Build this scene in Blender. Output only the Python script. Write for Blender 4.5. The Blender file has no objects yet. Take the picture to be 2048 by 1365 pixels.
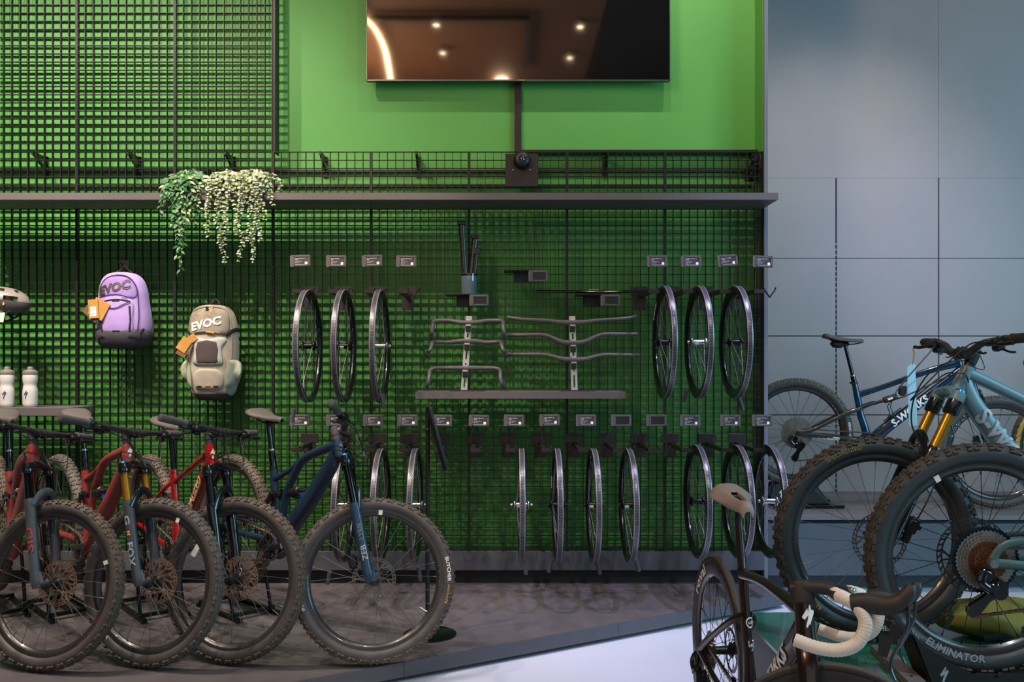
import bpy, bmesh, math, random
from mathutils import Vector as V, Matrix as M
from math import sin, cos, pi, radians as rad, atan2, sqrt
RND = random.Random(7)
SC = bpy.context.scene
COL = SC.collection
# ---- camera constants (pixels of the 2048x1365 frame) : used to turn measured pixels into real metric places
FPX, PX0, PY0, HCAM = 1766.0, 1010.0, 728.0, 1.438
PLAT = 0.09            # top of the display platform

def P(px, py, y):
    return V(((px - PX0) * y / FPX, y, HCAM - (py - PY0) * y / FPX))

def lin(h):
    h = h.lstrip('#')
    out = []
    for i in (0, 2, 4):
        c = int(h[i:i + 2], 16) / 255
        out.append(c / 12.92 if c <= 0.04045 else ((c + 0.055) / 1.055) ** 2.4)
    return (*out, 1.0)

# ------------------------------------------------------------------ mesh builder
class MB:
    def __init__(s):
        s.v, s.f, s.m = [], [], []
    def add(s, vs, fs, m=0):
        o = len(s.v)
        s.v.extend([tuple(p) for p in vs])
        s.f.extend([tuple(i + o for i in f) for f in fs])
        s.m.extend([m] * len(fs))
        return s
    def xf(s, mt):
        s.v = [tuple(mt @ V(p)) for p in s.v]
        return s
    def join(s, o, mt=None):
        vs = o.v if mt is None else [tuple(mt @ V(p)) for p in o.v]
        b = len(s.v)
        s.v.extend(vs)
        s.f.extend([tuple(i + b for i in f) for f in o.f])
        s.m.extend(o.m)
        return s
    def box(s, c, size, rot=None, bev=0.0, m=0):
        hx, hy, hz = size[0] / 2, size[1] / 2, size[2] / 2
        c = V(c)
        if bev <= 0:
            vs = [V((x, y, z)) for x in (-hx, hx) for y in (-hy, hy) for z in (-hz, hz)]
            fs = [(0, 1, 3, 2), (4, 6, 7, 5), (0, 4, 5, 1), (2, 3, 7, 6), (0, 2, 6, 4), (1, 5, 7, 3)]
        else:
            b = min(bev, hx * .95, hy * .95, hz * .95)
            vs, idx = [], {}
            for x in (-1, 1):
                for y in (-1, 1):
                    for z in (-1, 1):
                        for ax in range(3):
                            d = [hx - b, hy - b, hz - b]
                            d[ax] += b
                            idx[(x, y, z, ax)] = len(vs)
                            vs.append(V((x * d[0], y * d[1], z * d[2])))
            fs = []
            for sg in (-1, 1):
                fs.append([idx[(sg, y, z, 0)] for y, z in ((-1, -1), (1, -1), (1, 1), (-1, 1))][::sg])
                fs.append([idx[(x, sg, z, 1)] for x, z in ((-1, -1), (-1, 1), (1, 1), (1, -1))][::sg])
                fs.append([idx[(x, y, sg, 2)] for x, y in ((-1, -1), (1, -1), (1, 1), (-1, 1))][::sg])
            for a in (-1, 1):
                for b2 in (-1, 1):
                    fs.append([idx[(a, b2, -1, 0)], idx[(a, b2, 1, 0)], idx[(a, b2, 1, 1)], idx[(a, b2, -1, 1)]])
                    fs.append([idx[(a, -1, b2, 0)], idx[(a, 1, b2, 0)], idx[(a, 1, b2, 2)], idx[(a, -1, b2, 2)]])
                    fs.append([idx[(-1, a, b2, 1)], idx[(1, a, b2, 1)], idx[(1, a, b2, 2)], idx[(-1, a, b2, 2)]])
            for x in (-1, 1):
                for y in (-1, 1):
                    for z in (-1, 1):
                        fs.append([idx[(x, y, z, 0)], idx[(x, y, z, 1)], idx[(x, y, z, 2)]])
        if rot is not None:
            vs = [rot @ p for p in vs]
        return s.add([p + c for p in vs], fs, m)
    def bar(s, a, b, w, h, up=(0, 0, 1), m=0, bev=0):
        """rectangular bar from a to b, w across, h along 'up'"""
        a, b = V(a), V(b)
        t = (b - a).normalized()
        u = V(up)
        sd = t.cross(u)
        if sd.length < 1e-5:
            sd = t.cross(V((1, 0, 0)))
        sd.normalize()
        u = sd.cross(t)
        R = M((t, sd, u)).transposed()
        return s.box((a + b) / 2, ((b - a).length, w, h), R, bev, m)
    def tube(s, pts, rad_, seg=10, side=None, caps=True, m=0, closed=False):
        """sweep an ellipse; rad_ = number, or list of numbers / (a along side, b across)"""
        pts = [V(p) for p in pts]
        n = len(pts)
        if not isinstance(rad_, list):
            rad_ = [rad_] * n
        vs = []
        ref = None
        for i, p in enumerate(pts):
            if closed:
                t = pts[(i + 1) % n] - pts[i - 1]
            else:
                t = pts[min(i + 1, n - 1)] - pts[max(i - 1, 0)]
            t.normalize()
            if side is not None:
                a = V(side)
                a = a - t * a.dot(t)
                if a.length < 1e-4:
                    a = V((0.123, 0.5, 0.7)); a = a - t * a.dot(t)
            else:
                if ref is None:
                    ref = V((0, 0, 1)) if abs(t.z) < .9 else V((1, 0, 0))
                a = ref - t * ref.dot(t)
                if a.length < 1e-4:
                    a = t.orthogonal()
                ref = a.normalized()
            a.normalize()
            b = t.cross(a)
            r = rad_[i]
            ra, rb = r if isinstance(r, (tuple, list)) else (r, r)
            for k in range(seg):
                an = 2 * pi * k / seg
                vs.append(p + a * (ra * cos(an)) + b * (rb * sin(an)))
        fs = []
        last = n if closed else n - 1
        for i in range(last):
            j = (i + 1) % n
            for k in range(seg):
                k2 = (k + 1) % seg
                fs.append((i * seg + k, j * seg + k, j * seg + k2, i * seg + k2))
        if caps and not closed:
            fs.append(tuple(range(seg)))
            fs.append(tuple(range((n - 1) * seg, n * seg))[::-1])
        return s.add(vs, fs, m)
    def lathe(s, prof, seg=32, closed=False, c=(0, 0, 0), axis='Y', m=0, ms=None, arc=None):
        """revolve (r, h) around an axis"""
        n = len(prof)
        vs, fs, mm = [], [], []
        c = V(c)
        full = arc is None
        cnt = seg if full else seg + 1
        for k in range(cnt):
            an = 2 * pi * k / seg if full else arc[0] + (arc[1] - arc[0]) * k / seg
            for r, h in prof:
                x, z = r * cos(an), r * sin(an)
                vs.append(c + (V((x, h, z)) if axis == 'Y' else V((x, z, h)) if axis == 'Z' else V((h, x, z))))
        for k in range(seg):
            k2 = (k + 1) % cnt
            for i in range(n if closed else n - 1):
                j = (i + 1) % n
                fs.append((k * n + i, k * n + j, k2 * n + j, k2 * n + i))
                mm.append(ms[i] if ms else m)
        o = len(s.v)
        s.v.extend([tuple(p) for p in vs])
        s.f.extend([tuple(i + o for i in f) for f in fs])
        s.m.extend(mm)
        return s
    def poly(s, pts2, fn, m=0):
        return s.add([fn(u, v) for u, v in pts2], [tuple(range(len(pts2)))], m)
    def prism(s, pts2, fn, t, m=0):
        """fn(u,v,w) -> point ; extrude polygon w from 0 to t"""
        n = len(pts2)
        vs = [fn(u, v, 0) for u, v in pts2] + [fn(u, v, t) for u, v in pts2]
        fs = [tuple(range(n))[::-1], tuple(range(n, 2 * n))] + [(i, (i + 1) % n, n + (i + 1) % n, n + i) for i in range(n)]
        return s.add(vs, fs, m)
    def mesh(s, name, mats, ang=38, smooth=True, fixn=True):
        me = bpy.data.meshes.new(name)
        me.from_pydata(s.v, [], s.f)
        if not isinstance(mats, (list, tuple)):
            mats = [mats]
        for x in mats:
            me.materials.append(x)
        if len(mats) > 1:
            me.polygons.foreach_set('material_index', s.m)
        if fixn:
            bm = bmesh.new(); bm.from_mesh(me)
            bmesh.ops.recalc_face_normals(bm, faces=bm.faces)
            bm.to_mesh(me); bm.free()
        if smooth:
            me.polygons.foreach_set('use_smooth', [True] * len(me.polygons))
            me.set_sharp_from_angle(angle=rad(ang))
        me.update()
        return me
    def build(s, name, mats, parent=None, mt=None, ang=38, smooth=True, fixn=True):
        return link(name, s.mesh(name, mats, ang, smooth, fixn), parent, mt)

def link(name, data, parent=None, mt=None):
    o = bpy.data.objects.new(name, data)
    COL.objects.link(o)
    if parent is not None:
        o.parent = parent
    if mt is not None:
        o.matrix_basis = mt
    return o

def thing(name, label, cat, loc=(0, 0, 0), mt=None, group=None):
    o = bpy.data.objects.new(name, None)
    o.empty_display_size = .1
    COL.objects.link(o)
    o.matrix_basis = mt if mt is not None else M.Translation(V(loc))
    return tag(o, label, cat, group)

def tag(o, label, cat, group=None):
    o['label'] = label
    o['category'] = cat
    if group:
        o['group'] = group
    return o

def struct(o):
    o['kind'] = 'structure'
    return o

def cr(pts, n=6):
    """Catmull-Rom through tuples of any length"""
    pts = [tuple(p) for p in pts]
    out = []
    for i in range(len(pts) - 1):
        p0 = pts[max(i - 1, 0)]; p1 = pts[i]; p2 = pts[i + 1]; p3 = pts[min(i + 2, len(pts) - 1)]
        for k in range(n):
            t = k / n
            out.append(tuple(.5 * ((2 * b) + (-a + c) * t + (2 * a - 5 * b + 4 * c - d) * t * t + (-a + 3 * b - 3 * c + d) * t ** 3)
                             for a, b, c, d in zip(p0, p1, p2, p3)))
    out.append(pts[-1])
    return out

def swp(mb, st, n=6, seg=12, side=(0, 1, 0), m=0, caps=True):
    """stations (x,y,z,ra,rb): smooth elliptical sweep"""
    q = cr(st, n)
    mb.tube([p[:3] for p in q], [(abs(p[3]), abs(p[4])) for p in q], seg, side, caps, m)
    return mb

# ------------------------------------------------------------------ lettering
_TX = {}
def glyphs(s, bold=0.0):
    """flat filled lettering: size 1 , left aligned ; returns verts2d, faces, width"""
    k = (s, bold)
    if k in _TX:
        return _TX[k]
    cu = bpy.data.curves.new('lettering_curve', 'FONT')
    cu.body = s
    cu.size = 1.0
    cu.resolution_u = 2
    cu.offset = bold
    ob = bpy.data.objects.new('lettering_curve', cu)
    COL.objects.link(ob)
    dg = bpy.context.evaluated_depsgraph_get()
    dg.update()
    me = bpy.data.meshes.new_from_object(ob.evaluated_get(dg))
    vs = [(v.co.x, v.co.y) for v in me.vertices]
    fs = [tuple(p.vertices) for p in me.polygons]
    bpy.data.objects.remove(ob); bpy.data.curves.remove(cu); bpy.data.meshes.remove(me)
    if vs:
        x0 = min(v[0] for v in vs); x1 = max(v[0] for v in vs)
        vs = [(x - x0, y) for x, y in vs]
    else:
        x0 = x1 = 0
    _TX[k] = (vs, fs, x1 - x0)
    return _TX[k]

def text(mb, s, size, fn, wid=1.0, bold=0.0, m=0, center=False, slant=0.0, cuts=0):
    """fn(u,v) -> point"""
    vs, fs, w = glyphs(s, bold)
    if cuts:
        vs, fs = fine2d(vs, fs, cuts)
    o = w * size * wid / 2 if center else 0
    mb.add([fn(x * size * wid + slant * y * size - o, y * size) for x, y in vs], fs, m)
    return w * size * wid

def plane(o, u, v):
    o, u, v = V(o), V(u).normalized(), V(v).normalized()
    return lambda a, b: o + u * a + v * b

S_LOGO = [(.65, 1.0), (.02, .583), (.06, .52), (.2, .483), (.50, .63), (.40, .45), (.29, .30), (.27, .21), (.545, .0), (.51, .21), (.56, .30), (.70, .46), (.98, .725), (.96, .78), (.89, .81), (.74, .80), (.43, .67), (.72, .88)]
def fine2d(vs, fs, cuts):
    """split flat 2d faces so they can follow a curved surface"""
    bm = bmesh.new()
    bv = [bm.verts.new((x, y, 0)) for x, y in vs]
    for f in fs:
        try:
            bm.faces.new([bv[i] for i in f])
        except ValueError:
            pass
    bmesh.ops.triangulate(bm, faces=bm.faces)
    bmesh.ops.subdivide_edges(bm, edges=bm.edges, cuts=cuts, use_grid_fill=True)
    bm.verts.index_update()
    out = [(v.co.x, v.co.y) for v in bm.verts], [tuple(v.index for v in f.verts) for f in bm.faces]
    bm.free()
    return out
def s_logo(mb, h, fn, m=0):
    vs, fs = fine2d([((x - .5) * h * .45, (y - .5) * h) for x, y in S_LOGO], [tuple(range(len(S_LOGO)))], 3)
    mb.add([fn(u, v) for u, v in vs], fs, m)

def align(xa, za=None, ya=None):
    """rotation matrix from axes"""
    xa = V(xa).normalized()
    if za is not None:
        za = V(za); za = (za - xa * za.dot(xa)).normalized()
        ya = za.cross(xa)
    return M((xa, ya, za)).transposed()
# ------------------------------------------------------------------ procedural materials
def mat(name, col, rough=.5, metal=0.0, noise=0.0, nscale=12, bump=0.0, bscale=60, coat=0.0, spec=.5, emit=None, estr=0, sheen=0, rvar=0.0):
    m = bpy.data.materials.new(name)
    m.use_nodes = True
    nt = m.node_tree
    b = nt.nodes['Principled BSDF']
    c = lin(col) if isinstance(col, str) else (*col, 1)
    b.inputs['Base Color'].default_value = c
    b.inputs['Roughness'].default_value = rough
    b.inputs['Metallic'].default_value = metal
    b.inputs['Specular IOR Level'].default_value = spec
    b.inputs['Coat Weight'].default_value = coat
    b.inputs['Coat Roughness'].default_value = .08
    b.inputs['Sheen Weight'].default_value = sheen
    if emit:
        b.inputs['Emission Color'].default_value = lin(emit)
        b.inputs['Emission Strength'].default_value = estr
    if noise or bump or rvar:
        tc = nt.nodes.new('ShaderNodeTexCoord')
        if noise or rvar:
            n = nt.nodes.new('ShaderNodeTexNoise')
            n.inputs['Scale'].default_value = nscale
            n.inputs['Detail'].default_value = 5
            nt.links.new(tc.outputs['Object'], n.inputs['Vector'])
            if noise:
                r = nt.nodes.new('ShaderNodeValToRGB')
                r.color_ramp.elements[0].position = .3
                r.color_ramp.elements[1].position = .7
                r.color_ramp.elements[0].color = tuple(x * (1 - noise) for x in c[:3]) + (1,)
                r.color_ramp.elements[1].color = tuple(min(1, x * (1 + noise)) for x in c[:3]) + (1,)
                nt.links.new(n.outputs['Fac'], r.inputs['Fac'])
                nt.links.new(r.outputs['Color'], b.inputs['Base Color'])
            if rvar:
                mr = nt.nodes.new('ShaderNodeMapRange')
                mr.inputs['To Min'].default_value = max(0, rough - rvar)
                mr.inputs['To Max'].default_value = min(1, rough + rvar)
                nt.links.new(n.outputs['Fac'], mr.inputs['Value'])
                nt.links.new(mr.outputs['Result'], b.inputs['Roughness'])
        if bump:
            n2 = nt.nodes.new('ShaderNodeTexNoise')
            n2.inputs['Scale'].default_value = bscale
            n2.inputs['Detail'].default_value = 4
            nt.links.new(tc.outputs['Object'], n2.inputs['Vector'])
            bp = nt.nodes.new('ShaderNodeBump')
            bp.inputs['Strength'].default_value = bump
            bp.inputs['Distance'].default_value = .004
            nt.links.new(n2.outputs['Fac'], bp.inputs['Height'])
            nt.links.new(bp.outputs['Normal'], b.inputs['Normal'])
    return m

K = {}
def mk(key, *a, **k):
    K[key] = mat(key, *a, **k)
mk('green_paint', (.092, .345, .062), .55, noise=.03, nscale=2)
mk('grid_metal', '#1d1a19', .45, metal=.2, noise=.08)
mk('shelf_board', '#5c5654', .5, noise=.06, nscale=30)
mk('shelf_edge', '#5d5655', .5)
mk('grey_panel', '#9b9495', .62, noise=.03, nscale=3)
mk('panel_gap', '#15171b', .7)
mk('edge_trim', '#6a6e78', .45)
mk('black_board', '#1d1c1d', .5, noise=.1)
mk('platform_board', '#5d5759', .38, noise=.10, nscale=9, rvar=.08)
mk('platform_side', '#4c4d53', .45, noise=.05)
mk('floor_resin', '#ced2de', .3, noise=.03, nscale=1.5, rvar=.05)
mk('bench_top', '#6a6668', .42, noise=.05)
mk('bench_front', '#485058', .5, noise=.04)
mk('screen_glass', '#a5a5a5', .05, metal=1.0)
mk('tv_edge', '#8d8d92', .25, metal=.9)
mk('black_plastic', '#161617', .42, noise=.1)
mk('black_gloss', '#0b0b0c', .16, coat=.4)
mk('dark_metal', '#242425', .32, metal=.8)
mk('hook_steel', '#332c2a', .4, metal=.35)
mk('bright_steel', '#b9b7b4', .28, metal=1.0)
mk('spoke_steel', '#6f6c69', .45, metal=.7)
mk('spoke_black', '#1a1a1b', .35, metal=.7)
mk('tag_case', '#575150', .5)
mk('tag_screen', '#3f393b', .35)
mk('ink_white', '#f2f2ee', .5)
mk('ink_grey', '#9aa3a8', .45)
mk('ink_dim', '#5c6a6e', .5)
mk('ink_red', '#8e3a33', .5)
mk('ink_yellow', '#e0b04c', .5)
mk('ink_olive', '#8c7a2c', .5)
mk('ink_cream', '#f3d9a6', .45)
mk('ink_dark', '#3c3532', .55)
mk('sidewall', '#47423f', .55, noise=.18, nscale=14, bump=.05)
mk('tread', '#574c41', .8, noise=.25, nscale=30)
mk('tread_grey', '#57514b', .8, noise=.22, nscale=30)
mk('sidewall_teal', '#2c3031', .5, noise=.12)
mk('tan_wall', '#c98f2e', .6, noise=.15)
mk('rim_carbon', '#2e2b2a', .3, noise=.15, coat=.3)
mk('rim_dark', '#141315', .28, noise=.15, coat=.3)
mk('tread_dark', '#3d3832', .8, noise=.25, nscale=30)
mk('rim_alloy', '#5b5856', .35, metal=.7)
mk('rotor_steel', '#77716a', .36, metal=.95, noise=.1)
mk('rotor_bronze', '#b08d70', .45, metal=.7, noise=.15)
mk('cassette_steel', '#958e85', .38, metal=.85, noise=.2, nscale=40)
mk('cassette_rust', '#6e4426', .45, metal=.7, noise=.35, nscale=60)
mk('cassette_teal', '#20323c', .3, metal=.8)
mk('chain_rust', '#7a5f48', .38, metal=.9, noise=.4, nscale=120)
mk('chain_steel', '#8a8178', .32, metal=.95, noise=.2, nscale=80)
mk('paint_brick', '#7d2f2a', .5, noise=.06, nscale=5, coat=.1)
mk('paint_rust', '#84312b', .46, noise=.05, nscale=5, coat=.1)
mk('paint_cherry', '#8c0a12', .22, coat=.9, noise=.12, nscale=3)
mk('paint_navy', '#152b3f', .42, noise=.12, nscale=4, coat=.2)
mk('paint_teal', '#5d7f88', .38, noise=.05, coat=.15)
mk('paint_sage', '#3c524f', .42, noise=.05)
mk('paint_epic', '#0a3350', .2, metal=.3, coat=.8, noise=.7, nscale=2.2)
mk('paint_bronze', '#2f1f1b', .3, metal=.5, coat=.5, noise=.15)
mk('carbon_black', '#191615', .38, coat=.3, noise=.1)
mk('gold_anod', '#b5832a', .3, metal=.75)
mk('black_anod', '#0d0d10', .13, metal=.5, coat=.6)
mk('fork_grey', '#3f444b', .4, noise=.05)
mk('fork_blue', '#20374b', .36, noise=.08, coat=.2)
mk('fork_black', '#101318', .22, coat=.6)
mk('grip_rubber', '#4b4644', .7, bump=.3, bscale=220)
mk('grip_black', '#201e1e', .6, bump=.3, bscale=220)
mk('bar_black', '#282627', .45)
mk('saddle_grey', '#514b48', .6, bump=.06, bscale=150)
mk('saddle_tan', '#8e8078', .55, bump=.06, bscale=150)
mk('lever_black', '#202022', .3, metal=.4)
mk('lever_road', '#55585c', .28, metal=.85)
mk('cable_black', '#111112', .45)
mk('anod_blue', '#1770b8', .3, metal=.6)
mk('anod_red', '#b01f22', .35, metal=.5)
mk('tape_white', '#e8dfd0', .6, bump=.25, bscale=90)
mk('hood_rubber', '#292524', .55, bump=.08, bscale=200)
mk('bar_grey', '#524d4c', .42, noise=.06)
mk('alu_white', '#c9c3ba', .35, metal=.6)
mk('box_front', '#4e5b5c', .5, noise=.05)
mk('paper_blue', '#a9c9da', .55)
mk('string_gold', '#94835a', .5)
mk('kraft_card', '#b9853e', .7, noise=.1)
mk('kraft_dark', '#6e5232', .7)
mk('fabric_lilac', '#a78ac6', .85, noise=.05, nscale=20, bump=.25, bscale=28, sheen=.3)
mk('fabric_lilac_deep', '#9072b0', .85, noise=.05, bump=.2, bscale=28)
mk('fabric_char', '#413c42', .85, noise=.1, bump=.3, bscale=24)
mk('fabric_stone', '#a79c8b', .88, noise=.06, nscale=20, bump=.25, bscale=28, sheen=.2)
mk('fabric_taupe', '#8f8473', .88, noise=.06, bump=.25, bscale=26)
mk('fabric_sage', '#a3a791', .88, noise=.08, bump=.3, bscale=30)
mk('fabric_frost', '#a8aaa1', .8, noise=.04)
mk('fabric_dark', '#453a38', .85, noise=.1)
mk('fabric_olive', '#7a7c38', .85, noise=.15, nscale=6, bump=.3, bscale=14)
mk('zip_black', '#221f22', .6)
mk('strap_black', '#1a191b', .75)
mk('strap_orange', '#c78a3a', .7)
mk('bottle_clear', '#cfcac3', .38, noise=.08, nscale=16)
mk('bottle_cap', '#7c7470', .5)
mk('ink_navy', '#3b4a63', .5)
mk('helmet_shell', '#8b807a', .35, noise=.05, coat=.2)
mk('helmet_dark', '#4a4340', .4, noise=.05)
mk('helmet_under', '#2a2424', .5)
mk('mips_yellow', '#d9b52a', .5)
mk('card_white', '#d7d3cc', .6)
mk('leaf_green', '#2f6a2e', .55, noise=.35, nscale=25)
mk('leaf_deep', '#1a4f24', .5, noise=.3, nscale=25)
mk('leaf_pale', '#8d9566', .6, noise=.2, nscale=25)
mk('leaf_frost', '#9da28d', .6, noise=.14, nscale=25)
mk('leaf_mid', '#74834a', .6, noise=.2, nscale=25)
mk('stem_green', '#4d6a35', .6)
mk('pot_grey', '#9fb0b8', .6)
mk('reflector', '#d87a18', .3)
mk('glass_grey', '#5b6a70', .06, spec=.9)
mk('lens_glass', '#1a2530', .05, spec=1.0, coat=1)
mk('ceiling_paint', '#5b3a22', .7, noise=.08, nscale=1.5)
mk('ceiling_black', '#050505', .9)
mk('lamp_glow', '#ffffff', .5, emit='#ffdcae', estr=14)
mk('strip_glow', '#ffffff', .5, emit='#ffc48a', estr=9)

def green_stone():
    m = mat('speckled_stone', '#1f5c4c', .16, coat=.3)
    nt = m.node_tree; b = nt.nodes['Principled BSDF']
    tc = nt.nodes.new('ShaderNodeTexCoord')
    vo = nt.nodes.new('ShaderNodeTexVoronoi'); vo.inputs['Scale'].default_value = 95
    lt = nt.nodes.new('ShaderNodeMath'); lt.operation = 'LESS_THAN'; lt.inputs[1].default_value = .16
    no = nt.nodes.new('ShaderNodeTexNoise'); no.inputs['Scale'].default_value = 55
    gt = nt.nodes.new('ShaderNodeMath'); gt.operation = 'GREATER_THAN'; gt.inputs[1].default_value = .54
    mu = nt.nodes.new('ShaderNodeMath'); mu.operation = 'MULTIPLY'
    mx = nt.nodes.new('ShaderNodeMixRGB')
    mx.inputs[1].default_value = lin('#2a7160'); mx.inputs[2].default_value = lin('#8fb9ad')
    L = nt.links
    L.new(tc.outputs['Object'], vo.inputs['Vector']); L.new(tc.outputs['Object'], no.inputs['Vector'])
    L.new(vo.outputs['Distance'], lt.inputs[0]); L.new(no.outputs['Fac'], gt.inputs[0])
    L.new(lt.outputs[0], mu.inputs[0]); L.new(gt.outputs[0], mu.inputs[1]); L.new(mu.outputs[0], mx.inputs[0])
    L.new(mx.outputs[0], b.inputs['Base Color'])
    K['speckled_stone'] = m
green_stone()

def rim_tape():
    """printed protective tape round a display rim : dark dashes on a silvery band, wrapped by angle"""
    m = mat('printed_tape', '#9c97a0', .3, metal=.25)
    nt = m.node_tree; b = nt.nodes['Principled BSDF']; L = nt.links
    tc = nt.nodes.new('ShaderNodeTexCoord'); sp = nt.nodes.new('ShaderNodeSeparateXYZ')
    L.new(tc.outputs['Object'], sp.inputs[0])
    at = nt.nodes.new('ShaderNodeMath'); at.operation = 'ARCTAN2'
    L.new(sp.outputs['Z'], at.inputs[0]); L.new(sp.outputs['X'], at.inputs[1])
    ml = nt.nodes.new('ShaderNodeMath'); ml.operation = 'MULTIPLY'; ml.inputs[1].default_value = .32 * 30
    L.new(at.outputs[0], ml.inputs[0])
    m2 = nt.nodes.new('ShaderNodeMath'); m2.operation = 'MULTIPLY'; m2.inputs[1].default_value = 30
    L.new(sp.outputs['Y'], m2.inputs[0])
    cb = nt.nodes.new('ShaderNodeCombineXYZ')
    L.new(m2.outputs[0], cb.inputs[0]); L.new(ml.outputs[0], cb.inputs[1])
    br = nt.nodes.new('ShaderNodeTexBrick')
    br.inputs['Scale'].default_value = 3.2
    br.inputs['Color1'].default_value = lin('#17161a'); br.inputs['Color2'].default_value = lin('#232127')
    br.inputs['Mortar'].default_value = lin('#948f98')
    br.inputs['Mortar Size'].default_value = .055
    br.inputs['Brick Width'].default_value = .95; br.inputs['Row Height'].default_value = .8
    L.new(cb.outputs[0], br.inputs['Vector'])
    # plain silvery margins along both edges of the band
    ab = nt.nodes.new('ShaderNodeMath'); ab.operation = 'ABSOLUTE'; L.new(sp.outputs['Y'], ab.inputs[0])
    gt = nt.nodes.new('ShaderNodeMath'); gt.operation = 'GREATER_THAN'; gt.inputs[1].default_value = .0105
    L.new(ab.outputs[0], gt.inputs[0])
    mx = nt.nodes.new('ShaderNodeMixRGB'); mx.inputs[2].default_value = lin('#86818a')
    L.new(gt.outputs[0], mx.inputs[0]); L.new(br.outputs['Color'], mx.inputs[1])
    L.new(mx.outputs[0], b.inputs['Base Color'])
    K['printed_tape'] = m
rim_tape()
# ------------------------------------------------------------------ camera
cam = bpy.data.cameras.new('camera')
cam.sensor_width = 36
cam.lens = FPX / 2048 * 36
cam.shift_x = 14 / 2048
cam.shift_y = 45.5 / 2048
cam.clip_end = 60
co = bpy.data.objects.new('camera', cam)
COL.objects.link(co)
co.location = (0, 0, HCAM)
co.rotation_euler = (pi / 2, 0, 0)
SC.camera = co

YM, YW, YG = 5.40, 5.57, 6.565     # grid front, green wall, grey wall
XR = 1.58                          # right end of the grid

# ------------------------------------------------------------------ shell
struct(MB().box((1, 2.0, -.05), (14, 11, .1)).build('floor', K['floor_resin'], smooth=False))
struct(MB().box((-1.2, YW + .06, 2.5), (5.64, .12, 5.0)).build('wall_back', K['green_paint'], smooth=False))
b = MB()
b.box((XR + .011, (YM + YW) / 2 - .01, 2.5), (.022, YW - YM + .02, 5.0))
struct(b.build('trim_1', K['edge_trim'], smooth=False))
b = MB().box((XR - .002, (YM + YW) / 2 + .005, 3.87), (.004, YW - YM, 2.26))
struct(b.build('trim_2', K['green_paint'], smooth=False))
# grey wall : dark backing with panels separated by slots
b = MB()
b.box((4.3, YG + .08, 2.5), (5.6, .12, 5.0), m=1)
xs = [1.5, 2.462, 3.224, 3.986, 4.75, 5.5, 7.0]
s = FPX / YG
zs = [0.0] + [HCAM - (y - PY0) / s for y in (830.5, 672.5, 516.5, 356.5)] + [5.0]
for j in range(len(zs) - 1):
    xx = xs if j < 4 else [1.5, 3.224, 5.5, 7.0]
    for i in range(len(xx) - 1):
        g = .0055 if j < 4 else .0012
        gz = .0035
        if j == 3: gz = .0018
        x0, x1, z0, z1 = xx[i] + g, xx[i + 1] - g, zs[j] + (.0006 if j == 4 else gz), zs[j + 1] - (.0006 if j >= 3 else gz)
        b.box(((x0 + x1) / 2, YG + .01, (z0 + z1) / 2), (x1 - x0, .02, z1 - z0))
# dashes in the perforated slots
for k in range(58):
    z = zs[0] + .02 + k * .0405
    if z < zs[4] - .02:
        b.box((2.462, YG + .012, z), (.011, .012, .012))
struct(b.build('wall_right', [K['grey_panel'], K['panel_gap']], smooth=False))
struct(MB().box((-1.05, 1.3, 5.03), (4.1, 8.6, .06)).build('ceiling', K['ceiling_paint'], smooth=False))
struct(MB().box((4.3, 1.8, 5.03), (6.56, 9.6, .06)).build('ceiling_dark', K['ceiling_black'], smooth=False))
# skirting under the grid
b = MB()
b.box((-1.1, YM + .05, .232), (5.36, .14, .105))
b.box((-1.1, YM + .085, .135), (5.36, .10, .09), m=1)
b.box((-1.1, YM + .03, .287), (5.36, .10, .006))
struct(b.build('baseboard_back', [K['platform_side'], K['black_board']], smooth=False))

# ------------------------------------------------------------------ display platform (angled front edge)
def platform():
    r = thing('display_platform', 'low dark brown-grey display platform with a slanting front edge under the bicycles', 'platform', (-.9, 4.6, 0))
    off = V((.9, -4.6, 0))
    xl, xr = -3.6, 1.635
    yr = 5.19
    yl = yr - .572 * (xr - xl)
    pts = [(xl, yl), (xr, yr), (xr, YM + .135), (xl, YM + .135)]
    b = MB()
    b.prism(pts, lambda u, v, w: V((u, v, PLAT - .068 + w)) + off, .068)
    # vinyl joints are fine grooves between boards
    b.build('deck', K['platform_board'], r, smooth=False)
    e = MB()
    d = V((xr - xl, yr - yl, 0)).normalized(); n = V((d.y, -d.x, 0))
    L = (V((xr, yr, 0)) - V((xl, yl, 0))).length
    a0 = V((xl, yl, 0)) + n * .003
    for k in range(5):
        p0 = a0 + d * (L * k / 5 + .001); p1 = a0 + d * (L * (k + 1) / 5 - .001)
        e.bar(p0 + V((0, 0, PLAT - .0345)) + off, p1 + V((0, 0, PLAT - .0345)) + off, .006, .0675)
    e.box(V((xr + .003, (yr + YM + .13) / 2, PLAT - .0345)) + off, (.006, YM + .13 - yr, .0675))
    e.build('edge_band', K['platform_side'], r, smooth=False)
    p = MB()
    q = [(xl, yl + .12), (xr - .05, yr + .09), (xr - .05, YM + .12), (xl, YM + .12)]
    p.prism(q, lambda u, v, w: V((u, v, w)) + off, PLAT - .069)
    p.build('recessed_plinth', K['black_board'], r, smooth=False)
platform()

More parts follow.
